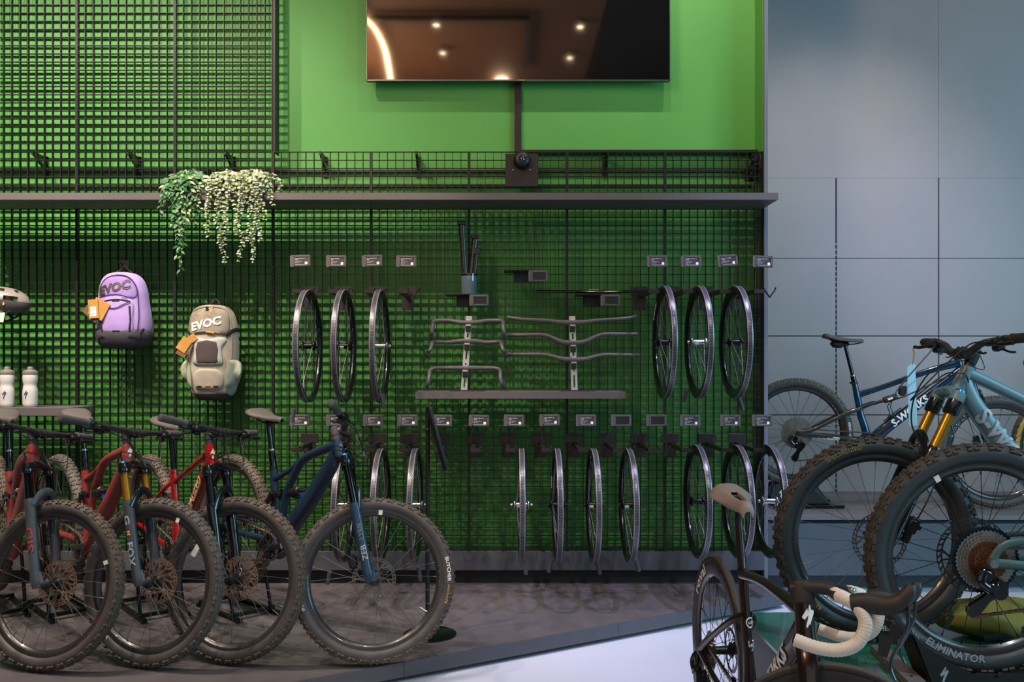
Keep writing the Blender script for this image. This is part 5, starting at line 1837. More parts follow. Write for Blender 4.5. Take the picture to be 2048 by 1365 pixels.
def hung_wheel(at, label, deep, hubk, group, yaw, valve, letters=False, stick=False):
    ri = .264 if deep else .286
    x, y, z = at
    zc = z - .038 - ri + .004
    r = thing('hanging_wheel', label, 'wheel', mt=M.Translation((x, y, zc - .319)), group=None)
    r['group'] = group
    rim = link('rim', MS['rimB' if deep else 'rimA'], r, M.Translation((0, 0, .319)) @ M.Rotation(pi / 2 + rad(yaw), 4, 'Z') @ M.Rotation(RND.random(), 4, 'Y'))
    for k in range(24):
        s = 1 if k % 2 else -1
        d = 1 if (k // 2) % 2 else -1
        link('spoke', MS['sp_hB' if deep else 'sp_hA'][(s, d)], r, M.Translation((0, 0, .319)) @ M.Rotation(pi / 2 + rad(yaw), 4, 'Z') @ M.Rotation(2 * pi * k / 24 + .13, 4, 'Y'))
    hb = link('hub', MS[hubk], r, M.Translation((0, 0, .319)) @ M.Rotation(pi / 2 + rad(yaw), 4, 'Z'))
    if stick:
        link('hub_sticker', MS['hub_sticker'], hb, M.Translation((0, .012, 0)))
    if valve is not None:
        # grey sleeve over the valve, dangling below the rim
        link('valve_cover', MS['tube_tag'], r, M.Translation((valve[0], valve[1], .319 - .30 + valve[2])) @ M.Rotation(valve[3], 4, 'Y'))
    if letters:
        side_text(rim, 'roval', .038 if deep else .022, .286 if deep else .2965, rad(60), -1, .0142 if deep else .0143, K['ink_white'], 1.7, .02, slope=-.13 if deep else -.3)
        side_text(rim, 'roval', .038 if deep else .022, .286 if deep else .2965, rad(150), -1, .0142 if deep else .0143, K['ink_white'], 1.7, .02, slope=-.13 if deep else -.3)
        side_text(rim, 'roval', .038 if deep else .022, .286 if deep else .2965, rad(60), 1, .0142 if deep else .0143, K['ink_white'], 1.7, .02, slope=-.13 if deep else -.3)
        side_text(rim, 'roval', .038 if deep else .022, .286 if deep else .2965, rad(150), 1, .0142 if deep else .0143, K['ink_white'], 1.7, .02, slope=-.13 if deep else -.3)
    return r

UP = 'black wall hook with pale price tag, %s of the upper left row'
ULEFT = [(621, True), (687, True), (753.6, True), (816, False)]
for i, (px, w) in enumerate(ULEFT):
    at = hook(px, True, (UP % nm[i]) + ('' if w else ', empty'), False, i, (-.035, .0, -.035, .015)[i])
    if w:
        hung_wheel(at, 'black bicycle wheel with printed tape hanging in the upper left row, %s from the left' % nm[i], False, ('hub_d', 'hub_d', 'hub_s')[i], 'wheels in the upper left row', 0,
                   [(-.035, -.20, -.045, .12), None, (.03, -.1, .035, 0)][i], stick=(i == 1))
URIGHT = [(1279, True), (1342, True), (1410, True), (1474, False)]
for i, (px, w) in enumerate(URIGHT):
    at = hook(px, True, 'black wall hook with grey price tag, %s of the upper right row%s' % (nm[i], '' if w else ', empty'), False, i + 2, (.0, .0, -.06, .03)[i])
    if w:
        hung_wheel((at[0], at[1], at[2] + (.0, .0, .0)[i]), 'deep black bicycle wheel hanging in the upper right row, %s from the left' % nm[i], True, ('hub_d', 'hub_s', 'hub_d')[i], 'wheels in the upper right row', 0,
                   [None, (-.045, .1, .03, .25), (.05, .1, -.02, -.3)][i], letters=(i == 0), stick=(i == 1))
LOW = [(620, 0), (687, 1), (755, 1), (818.5, 1), (882, 0), (950, 0), (1015, 1), (1081, 1), (1148, 1), (1213, 1), (1278, 0), (1340, 2), (1414, 2), (1473, 2)]
k = 0
for i, (px, w) in enumerate(LOW):
    blank = i in (9, 10)
    at = hook(px, False, 'black wall hook, %s from the left in the lower row, %s' % (nm[i], ('empty' if not w else 'holding a wheel') + (', blank tag' if blank else '')), blank, i, (.0, .0, .0, .0, .02, .03, .02, -.03, .0, .0, -.01, .02, .01, .01)[i])
    if w:
        hung_wheel(at, '%s bicycle wheel hanging in the lower row, %s wheel from the left' % ('deep black' if w == 2 else 'black', nm[k]), w == 2, ('hub_s', 'hub_s', 'hub_s', 'hub_s', 'hub_d', 'hub_d', 'hub_d', 'hub_d', 'hub_d', 'hub_s')[k], 'wheels in the lower row', 0,
                   [(-.06, -.1, -.05, .2), (0, 0, -.02, 0), (.03, -.1, -.03, -.1), (.02, -.2, .03, 0), (-.03, .05, -.02, .2), (.02, 0, -.02, -.25), (.025, -.1, .02, -.25), None, None, None][k], letters=(k == 4), stick=(k in (3, 5, 6)))
        k += 1

# ================================================================== small accessory shelves and what stands on them
def mini_shelf(px, py, label, tagdx, wid=.18):
    p = P(px, py, YM - .12)
    r = thing('accessory_shelf', label, 'small shelf', (p.x, YM, p.z))
    b = MB().box((0, -.085, -.003), (wid, .17, .006), bev=.001)
    b.build('plate', K['hook_steel'], r, smooth=False)
    MB().box((.02, -.006, -.035), (.10, .012, .06), bev=.001).build('wall_bracket', K['hook_steel'], r, smooth=False)
    t = link('price_tag', MS['tag'], r, M.Translation((tagdx, -.165, -.072)))
    link('tag_screen', MS['tag_off'], t)
    return V((p.x, YM, p.z))
a = mini_shelf(921, 589, 'small black wall shelf carrying the smoked glass cylinder', .055)
mini_shelf(1038, 541, 'small empty black wall shelf with a blank tag, above the flat handlebars', .055)
c = mini_shelf(1181, 589, 'small black wall shelf with a blank tag under the long black bar', .055)
# tumbler
r = thing('display_cylinder', 'smoked glass cylinder holding three black seatposts', 'cylinder', (a.x + .05, YM - .085, a.z))
MB().lathe([(0, .0), (.046, 0), (.048, .004), (.048, .118), (.0485, .125), (.046, .125), (.0445, .118), (.0445, .008), (0, .008)], 32, axis='Z').build('shell', K['glass_grey'], r)
MB().lathe([(.0484, .112), (.0496, .113), (.0496, .122), (.0484, .123)], 32, axis='Z').build('rim_band', K['black_gloss'], r)
def seatpost(x, dx, dy, L, label, aero, head):
    o = V((a.x + .05 + x, YM - .085, a.z + .010))
    top = o + V((dx, dy, L))
    d = (top - o).normalized()
    r = thing('bicycle_seatpost', label, 'seatpost', o)
    b = MB()
    q = V((0, 0, .010))
    b.tube([q, d * (L * .55), d * L], [(.011, .016), (.0115, .017), (.012, .018)] if aero else [.0135, .0135, .0135], 16, (0, 1, 0))
    b.build('shaft', K['carbon_black'], r)
    h = MB()
    if head:
        h.tube([d * L - V((0, .024, 0)), d * L + V((0, .024, 0))], .021, 18)
        h.tube([d * L - V((0, .026, 0)), d * L + V((0, .026, 0))], .008, 10)
    else:
        h.box(d * L + V((0, 0, .01)), (.045, .04, .022), None, .005)
        for s in (-.014, .014):
            h.tube([d * L + V((s, -.012, .018)), d * L + V((s, -.012, .032))], .004, 8)
    h.build('head_clamp', K['black_plastic'], r)
seatpost(-.018, -.028, 0, .41, 'tallest black seatpost in the glass cylinder, leaning left', True, False)
seatpost(.004, .030, .014, .33, 'middle-height black seatpost in the glass cylinder', True, False)
seatpost(.020, .026, -.012, .25, 'shortest black seatpost in the glass cylinder, with round head', False, True)
# long black aero bar lying on the third shelf
r = thing('handlebar', 'long black wing-shaped handlebar lying on the small shelf beside the upper right wheels', 'handlebar', (c.x + .02, YM - .11, c.z + .011))
pts = cr([(-.345, .0, .008, .008, .010), (-.2, 0, .006, .012, .009), (-.06, -.004, .004, .020, .010), (.06, -.004, .002, .022, .011), (.2, 0, .006, .014, .009), (.36, .0, .010, .012, .009)], 6)
MB().tube([p[:3] for p in pts], [(p[3], p[4]) for p in pts], 14, (0, 1, 0)).build('bar', K['black_gloss'], r)
MB().box((.0, -.004, .016), (.06, .03, .005), None, .001).build('faceplate', K['bright_steel'], r)

# ================================================================== handlebar racks on the centre shelf
ZS = 1.277
YR = YM - .17
def rack(px, label, lean, heights):
    x = (px - PX0) * YR / FPX
    r = thing('handlebar_rack', label, 'display rack', (x, YR, ZS))
    MB().box((.02, .0, .003), (.2, .17, .006), bev=.001).build('base_plate', K['hook_steel'], r, smooth=False)
    top = V((lean, .03, .44))
    b = MB()
    d = top.normalized()
    for s in (-.012, .012):
        b.bar(V((s, 0, .004)), V((s, 0, 0)) + top, .004, .007 * 2, (1, 0, 0))
    for t in (.02, .24, .40, .62, .80, .985):
        q = top * t
        b.bar(q - d * .012, q + d * .012, .0045, .036, (1, 0, 0))
    b.build('slotted_post', K['alu_white'], r, smooth=False)
    for h in heights:
        q = top * (h / .44) if h > .0 else top
        c = MB()
        c.box(q + V((0, -.016, -.028)), (.030, .03, .034), None, .003)
        c.build('clamp', K['black_plastic'], r)
        c = MB()
        c.box(q + V((0, -.020, -.006)), (.034, .026, .012), None, .002)
        c.box(q + V((.0, -.020, .024)), (.030, .022, .010), None, .002)
        c.build('clamp_jaw', K['alu_white'], r)
    return V((x, YR, ZS)), top
def drop_bar(c, label, half, drop, reach, flare, sweep, turn=0.0, ends=True):
    r = thing('drop_handlebar', label, 'handlebar', c)
    st = [(0, 0, 0, .0158), (.03, 0, .0, .0158), (.07, .002, sweep * .4, .0145), (half * .55, .004, sweep, .0125), (half * .86, -.002, sweep, .0120), (half, -.022, sweep - .008, .0118),
          (half + flare * .15, -reach * .8, sweep - .035, .0118), (half + flare * .5, -reach, sweep - .07, .0118), (half + flare * .8, -reach * .72, sweep - drop * .85, .0118), (half + flare, -reach * .3, sweep - drop, .0118), (half + flare * 1.15, .035, sweep - drop + .008, .0118)]
    full = [(-x, y, z, q) for x, y, z, q in reversed(st)] + st[1:]
    q = cr(full, 5)
    MB().tube([p[:3] for p in q], [p[3] for p in q], 14).build('bar', K['bar_grey'], r, M.Rotation(turn, 4, 'X'))
    return r
def flat_bar(c, label, half, rise, mt, tilt=0.0, roll=0.0, dip=.0):
    r = thing('flat_handlebar', label, 'handlebar', c)
    st = [(0, 0, 0, .0175), (.035, 0, 0, .0172), (.075, .002, rise * .15, .0155), (.14, .006, rise * .75, .0125), (.19, .010, rise, .0115), (.30, .022, rise * 1.0 + dip, .0111), (half, .045, rise * 1.02 + dip * 2, .0111)]
    full = [(-x, y, z, q) for x, y, z, q in reversed(st)] + st[1:]
    q = cr(full, 5)
    MB().tube([p[:3] for p in q], [p[3] for p in q], 14).build('bar', mt, r, M.Rotation(tilt, 4, 'Y') @ M.Rotation(roll, 4, 'X'))
    return r
o1, t1 = rack(928, 'aluminium slotted rack holding three drop handlebars, on the centre shelf', .028, (.395, .285, .125))
def on(o, top, h, dy=-.020): return o + top * (h / .44) + V((0, dy, .010))
drop_bar(on(o1, t1, .395), 'grey drop handlebar at the top of the left rack', .205, .105, .075, .012, .012)
drop_bar(on(o1, t1, .285), 'grey flared drop handlebar in the middle of the left rack', .200, .085, .05, .028, -.006, -.35)
drop_bar(on(o1, t1, .125), 'grey drop handlebar at the bottom of the left rack', .205, .105, .085, .02, .0, .25)
o2, t2 = rack(1149, 'aluminium slotted rack holding three flat handlebars, on the centre shelf', -.012, (.395, .275, .175))
flat_bar(on(o2, t2, .395), 'thin dark flat handlebar at the top of the right rack', .385, .012, K['bar_grey'], -.005, .6)
flat_bar(on(o2, t2, .275), 'grey riser handlebar in the middle of the right rack', .385, .050, K['bar_grey'], -.008)
flat_bar(on(o2, t2, .175), 'pale grey riser handlebar at the bottom of the right rack', .395, .030, K['bar_grey'], .006)

# ================================================================== pole with tilted notice board
r = thing('sign_stand', 'black floor sign stand with round base and tilted board seen edge-on', 'sign stand', (-.373, 4.39, PLAT))
MB().lathe([(0, .012), (.12, .010), (.132, .006), (.132, 0), (0, 0)], 48, axis='Z').build('base', K['black_gloss'], r)
MB().tube([(-.012, 0, .008), (-.012, 0, 1.12)], .011, 14).build('pole', K['black_plastic'], r)
MB().tube([(-.012, -.004, 1.02), (-.012, -.004, 1.026)], .0125, 14).build('pole_collar', K['bright_steel'], r)
b = MB()
R_ = M.Rotation(rad(-16), 3, 'Y') @ M.Rotation(rad(3), 3, 'Z')
b.box(V((.035, -.01, .985)), (.016, .235, .325), R_, .002)
bd = b.build('board', K['dark_metal'], r, smooth=False)
MB().box(V((.035, -.01, .985)) + R_ @ V((.0085, 0, 0)), (.002, .21, .30), R_).build('board_face', K['tag_screen'], bd, smooth=False)
MB().box(V((.035, -.01, .985)) + R_ @ V((-.0085, 0, 0)), (.002, .215, .305), R_).build('board_back', K['black_plastic'], bd, smooth=False)
MB().tube([(-.012, 0, 1.12), (-.004, 0, 1.135)], .016, 10).build('tilt_joint', K['bright_steel'], r)
# ================================================================== trailing plants
def leaf(b, p, d, n, L, W, m):
    """pointed oval leaf with a fold along the midrib"""
    d = d.normalized(); n = (n - d * n.dot(d)).normalized(); s = d.cross(n)
    pr = [(0, 0), (.18, .34), (.42, .5), (.68, .40), (.88, .18), (1, 0)]
    vs, fs = [], []
    for t, w in pr:
        c = p + d * (L * t) - n * (L * .18 * t * t)
        vs += [c - s * (W * w) + n * (W * .22 * w), c, c + s * (W * w) + n * (W * .22 * w)]
    for i in range(len(pr) - 1):
        a = i * 3
        fs += [(a, a + 1, a + 4, a + 3), (a + 1, a + 2, a + 5, a + 4)]
    b.add(vs, fs, m)
def vine(parent, base, over, length, spacing, L, W, mats, rnd, sway, pair=False, wob=.02):
    """one trailing strand: rises out of the pot, arches over the shelf edge and hangs"""
    pts = [V((0, 0, 0)), V((over.x * .35, over.y * .35, .035 + rnd.random() * .03)), V((over.x * .8, over.y * .85, .02)), V((over.x, over.y, -.03))]
    n = max(2, int(length / .06))
    for i in range(1, n + 1):
        t = i / n
        pts.append(V((over.x + sway * t + rnd.uniform(-wob, wob), over.y + rnd.uniform(-.012, .012), -.03 - length * t)))
    q = [V(p) for p in cr(pts, 5)]
    b = MB()
    b.tube(q, [.0019 - .0009 * i / len(q) for i in range(len(q))], 5, m=len(mats) - 1)
    acc = 0; side = 1; ang = rnd.random() * 6
    tot = sum((q[i + 1] - q[i]).length for i in range(len(q) - 1))
    run = 0
    for i in range(len(q) - 1):
        seg = (q[i + 1] - q[i]); l = seg.length; acc += l; run += l
        if acc > spacing:
            acc = 0
            t = seg.normalized()
            k = 1 - .45 * run / tot
            for s in ((1, -1) if pair else (side,)):
                ang += 1.4 if not pair else rnd.uniform(.5, 1.6)
                o = V((cos(ang), -abs(sin(ang)) * .8, 0)) * s if not pair else V((s * cos(ang), s * sin(ang) * .8 - .25, rnd.uniform(-.25, .3)))
                d = o - t * o.dot(t) * .6 + t * (.55 if not pair else .15) + V((0, 0, -.15))
                leaf(b, q[i], d, V((rnd.uniform(-.5, .5), -1, .5 + rnd.uniform(-.3, .3))), L * k * rnd.uniform(.75, 1.2), W * k * rnd.uniform(.8, 1.15), rnd.choice(range(len(mats) - 1)))
            side *= -1
    return b.build('trailing_stem', mats, parent, smooth=True, ang=60, fixn=False)
def plant(x, y, z, label, kind, name, pots, spec, mats, seed):
    rnd = random.Random(seed)
    r = thing(name, label, 'plant', (x, y, z))
    for px in pots:
        MB().lathe([(0, 0), (.046, 0), (.056, .07), (.058, .075), (.052, .075), (.048, .06), (0, .06)], 24, axis='Z').build('pot', K['pot_grey'], r, M.Translation((px, 0, 0)))
    for (bx, dx, oy, ln, sw) in spec:
        v = vine(r, None, V((dx - bx, oy, 0)), ln, kind['sp'], kind['L'], kind['W'], mats, rnd, sw, kind['pair'])
        v.matrix_basis = M.Translation((bx, 0, .068))
    # short bushy crown
    for i in range(kind['crown']):
        a = rnd.uniform(0, 6.28); ln = rnd.uniform(.02, .07)
        bx = rnd.choice(pots) + rnd.uniform(-.04, .04)
        v = vine(r, None, V((cos(a) * rnd.uniform(.05, .12), -abs(sin(a)) * rnd.uniform(.03, .16), 0)), ln, kind['sp'] * .6, kind['L'], kind['W'], mats, rnd, 0, kind['pair'])
        v.matrix_basis = M.Translation((bx, 0, .075 + rnd.uniform(0, .02)))
    return r
sx = lambda px: (px - PX0) * (YM - .15) / FPX
YP = YM - .16
# strands : base offset, over x, over y, hang length, sway
plant(sx(383), YP, 2.426, 'dark green trailing plant with pointed leaves on the long shelf', dict(sp=.0105, L=.050, W=.025, pair=False, crown=26), 'trailing_plant', (0.0,),
      [(-.01, -.035, -.17, .52, .03), (.0, -.02, -.175, .40, .03), (.0, -.09, -.17, .18, -.02), (.01, -.06, -.175, .26, .02), (.015, .02, -.17, .34, .0), (.02, .05, -.165, .24, .02), (.03, .075, -.17, .17, .02), (-.02, -.05, -.165, .32, .05), (.0, .03, -.18, .28, -.02), (-.02, -.01, -.18, .46, .01), (.0, -.075, -.18, .12, 0), (.02, .06, -.18, .12, .0), (0, -.03, -.185, .2, .0), (.01, .04, -.185, .18, .01)],
      [K['leaf_green'], K['leaf_deep'], K['leaf_green'], K['leaf_deep'], K['leaf_pale'], K['stem_green']], 11)
plant(sx(490), YP, 2.426, 'pale silvery eucalyptus plant trailing in long strands from the long shelf', dict(sp=.0125, L=.032, W=.023, pair=True, crown=44), 'trailing_plant', (-.09, .08),
      [(-.09, -.16, -.17, .30, .01), (-.09, -.12, -.175, .46, .06), (-.08, -.08, -.17, .36, .02), (-.05, -.04, -.175, .26, .0), (-.02, -.005, -.17, .30, .02), (.02, .03, -.175, .44, .0), (.06, .07, -.17, .34, -.01), (.07, .12, -.175, .46, -.02), (.09, .15, -.17, .22, .02), (.09, .19, -.165, .13, .01), (-.09, -.20, -.165, .16, -.01), (.0, .05, -.18, .18, 0), (-.06, -.10, -.18, .15, 0), (.05, .10, -.18, .2, 0), (-.1, -.145, -.18, .2, -.02), (.09, .135, -.18, .34, .0)],
      [K['leaf_frost'], K['leaf_pale'], K['leaf_frost'], K['leaf_mid'], K['stem_green']], 23)

# ================================================================== water bottles
def bottle_meshes():
    b = MB().lathe([(0, 0), (.030, 0), (.034, .004), (.0365, .02), (.037, .075), (.0365, .090), (.033, .105), (.0315, .115), (.033, .124), (.036, .136), (.0368, .150), (.036, .164), (.034, .172), (0, .172)], 36, axis='Z')
    c = MB().lathe([(.0352, .170), (.036, .172), (.036, .186), (.034, .190), (.024, .194), (.016, .196), (.015, .202), (0, .202)], 32, axis='Z')
    for k in range(28):
        a = 2 * pi * k / 28
        c.box((.0362 * cos(a), .0362 * sin(a), .179), (.0016, .003, .012), M.Rotation(a, 3, 'Z'))
    n = MB().lathe([(.0145, .200), (.0145, .207), (.0125, .210), (.0095, .211), (.0095, .213), (0, .213)], 20, axis='Z')
    l = MB()
    s_logo(l, .052, lambda u, v: V((.0372 * sin(u / .0372), -.0372 * cos(u / .0372), .062 + v)))
    return b.mesh('body', K['bottle_clear']), c.mesh('cap', K['bottle_cap']), n.mesh('spout', K['bottle_cap']), l.mesh('emblem', K['ink_navy'], smooth=False)
BM = bottle_meshes()
for px, lab, rz in ((14, 'white water bottle with dark cap, left of the two by the photo edge', .15), (60.5, 'white water bottle with dark cap, right of the two on the short shelf', -.1)):
    x = (px - PX0) * 5.2 / FPX
    r = thing('water_bottle', lab, 'bottle', mt=M.Translation((x, 5.2, 1.1835)) @ M.Rotation(rz, 4, 'Z') @ M.Scale(1.12, 4))
    for nme, me in zip(('body', 'cap', 'spout', 'emblem'), BM):
        link(nme, me, r)

# ================================================================== helmet
def helmet():
    p = P(8, 600, YM - .16)
    r = thing('bicycle_helmet', 'grey vented bicycle helmet on the grid at the left photo edge', 'helmet', (p.x, YM - .16, p.z))
    b = MB()
    nu, nv = 40, 14
    vs, fs = [], []
    def pt(u, v, k=1.0):
        a = 2 * pi * u / nu; e = -.62 + (pi / 2 + .62) * v / nv
        x = .156 * cos(a) * cos(e * .96) * k; y = .105 * sin(a) * cos(e * .96) * k
        z = .088 * sin(e) * k + (.02 * max(0, -cos(a)) if v < 3 else 0)
        return V((x, y, z - .012))
    hole = set()
    for v in range(4, 13):
        for u in range(nu):
            band = (u + 1) % 8
            if (band in (1, 2, 3, 4) and v in (5, 6)) or (band in (5, 6, 7, 0) and v in (9, 10)):
                hole.add((u, v))
    for lay, k in ((0, 1.0), (1, .86)):
        for v in range(nv + 1):
            for u in range(nu):
                vs.append(pt(u, v, k))
    N = nu * (nv + 1)
    for lay in (0, 1):
        for v in range(nv):
            for u in range(nu):
                if (u, v) in hole: continue
                u2 = (u + 1) % nu
                q = [lay * N + v * nu + u, lay * N + v * nu + u2, lay * N + (v + 1) * nu + u2, lay * N + (v + 1) * nu + u]
                fs.append(tuple(q))
    for v in range(nv):
        for u in range(nu):
            if (u, v) in hole:
                u2 = (u + 1) % nu
                for (a, c), (nb_) in ((((u, v), (u2, v)), (u, v - 1)), (((u, v + 1), (u2, v + 1)), (u, v + 1)), (((u, v), (u, v + 1)), ((u - 1) % nu, v)), (((u2, v), (u2, v + 1)), (u2, v))):
                    if nb_ not in hole:
                        i0 = a[1] * nu + a[0]; i1 = c[1] * nu + c[0]
                        fs.append((i0, i1, N + i1, N + i0))
    for u in range(nu):
        u2 = (u + 1) % nu
        fs.append((u, u2, N + u2, N + u))
    b.add(vs, fs)
    b.m = [1 if sum(b.v[i][2] for i in f) / len(f) < .004 else 0 for f in b.f]
    b.build('shell', [K['helmet_shell'], K['helmet_dark']], r, M.Rotation(rad(8), 4, 'Y'), ang=50)
    u = MB()
    u.lathe([(.0, -.060), (.08, -.062), (.110, -.055), (.118, -.04), (.116, -.03)], 40, axis='Z')
    u.xf(M.Diagonal((1, .66, 1, 1)))
    u.build('rim_padding', K['helmet_under'], r, M.Rotation(rad(8), 4, 'Y'))
    MB().lathe([(0, -.001), (.0085, 0), (.0085, .001), (0, .0012)], 20).build('round_sticker', K['mips_yellow'], r, M.Translation((.052, -.0985, -.030)) @ M.Rotation(rad(-16), 4, 'Z') @ M.Rotation(pi, 4, 'X'))
    for s in (-1, 1):
        MB().tube(cr([(.10, s * .06, -.05), (.05, s * .075, -.085), (.02, s * .04, -.115), (.0, .0, -.13)], 5), [(.0012, .007)] * 16, 6, (0, 1, 0)).build('chin_strap', K['strap_black'], r)
        MB().tube(cr([(-.04, s * .075, -.05), (-.01, s * .075, -.085), (.02, s * .045, -.112)], 5), [(.0012, .007)] * 11, 6, (0, 1, 0)).build('chin_strap', K['strap_black'], r)
    MB().box((.0, -.075, -.10), (.09, .001, .06), M.Rotation(.2, 3, 'Y')).build('paper_label', K['card_white'], r, smooth=False)
    # peg that carries it
    return r
helmet()
p = P(8, 600, YM)
r = thing('helmet_peg', 'black peg under the grey helmet at the left edge of the grid', 'peg', (p.x, YM, p.z))
MB().box((0, -.006, .0), (.08, .012, .05)).build('plate', K['hook_steel'], r, smooth=False)
MB().tube([(0, -.01, .0), (0, -.10, .030), (0, -.20, .060)], .009, 10).build('rod', K['hook_steel'], r)

# ================================================================== backpacks
def shell(b, outline, depth, m=0, nu=28, back=.35, y0=0.0, power=2.4):
    """pillow-like body from a front outline: list of (z, halfwidth, centre x, depth scale)"""
    vs, fs = [], []
    q = cr(outline, 5)
    for z, hw, cx, ds in q:
        for k in range(nu):
            a = 2 * pi * k / nu
            c, s = cos(a), sin(a)
            x = cx + hw * (abs(c) ** (2 / power)) * (1 if c > 0 else -1)
            y = depth * ds * (abs(s) ** (2 / power)) * (1 if s > 0 else -1)
            if y > 0: y *= back
            vs.append((x, y0 + y, z))
    n = len(q)
    for i in range(n - 1):
        for k in range(nu):
            k2 = (k + 1) % nu
            fs.append((i * nu + k, i * nu + k2, (i + 1) * nu + k2, (i + 1) * nu + k))
    fs.append(tuple(range(nu))); fs.append(tuple(range((n - 1) * nu, n * nu))[::-1])
    b.add(vs, fs, m)
    def surf(x, z):
        for i in range(n - 1):
            if min(q[i][0], q[i + 1][0]) <= z <= max(q[i][0], q[i + 1][0]):
                t = (z - q[i][0]) / (q[i + 1][0] - q[i][0] + 1e-9)
                hw = q[i][1] + (q[i + 1][1] - q[i][1]) * t; cx = q[i][2] + (q[i + 1][2] - q[i][2]) * t; ds = q[i][3] + (q[i + 1][3] - q[i][3]) * t
                f = min(1, abs((x - cx) / max(hw, 1e-6)))
                return y0 - depth * ds * max(0, (1 - f ** power)) ** (1 / power)
        return y0
    return surf
def panel(b, pts, sf, t, m=0, n=3):
    """raised patch : outline (x,z) laid over the surface function"""
    cx = sum(p[0] for p in pts) / len(pts); cz = sum(p[1] for p in pts) / len(pts)
    rings = []
    for r_, h in ((1.0, -.004), (1.0, t * .5), (.95, t), (.7, t * 1.08), (.35, t * 1.12)):
        rings.append([(cx + (x - cx) * r_, cz + (z - cz) * r_, h) for x, z in pts])
    vs = []; N = len(pts)
    for rg in rings:
        for x, z, h in rg:
            vs.append((x, sf(x, z) - h, z))
    vs.append((cx, sf(cx, cz) - t * 1.14, cz))
    fs = []
    for i in range(len(rings) - 1):
        for k in range(N):
            fs.append((i * N + k, i * N + (k + 1) % N, (i + 1) * N + (k + 1) % N, (i + 1) * N + k))
    for k in range(N):
        fs.append(((len(rings) - 1) * N + k, (len(rings) - 1) * N + (k + 1) % N, len(vs) - 1))
    b.add(vs, fs, m)
def rib(b, pts, sf, r, lift=.002, m=0, flat=None):
    q = cr(pts, 5)
    P3 = [(x, sf(x, z) - lift, z) for x, z in q]
    b.tube(P3, r if not flat else [(flat, r)] * len(P3), 6, None if not flat else (0, 0, 1), m=m)
def smooth_poly(pts, n=4):
    return cr(list(pts) + [pts[0]], n)[:-1]
def wtext(mb, s, size, o, ang, sf, lift, wid=1.0, bold=.03, shear=0.0):
    c_, s_ = cos(ang), sin(ang)
    def fn(u, v):
        x = o[0] + u * c_ - v * s_; z = o[1] + u * s_ + v * c_
        return V((x, sf(x, z) - lift, z))
    text(mb, s, size, fn, wid, bold, slant=shear)

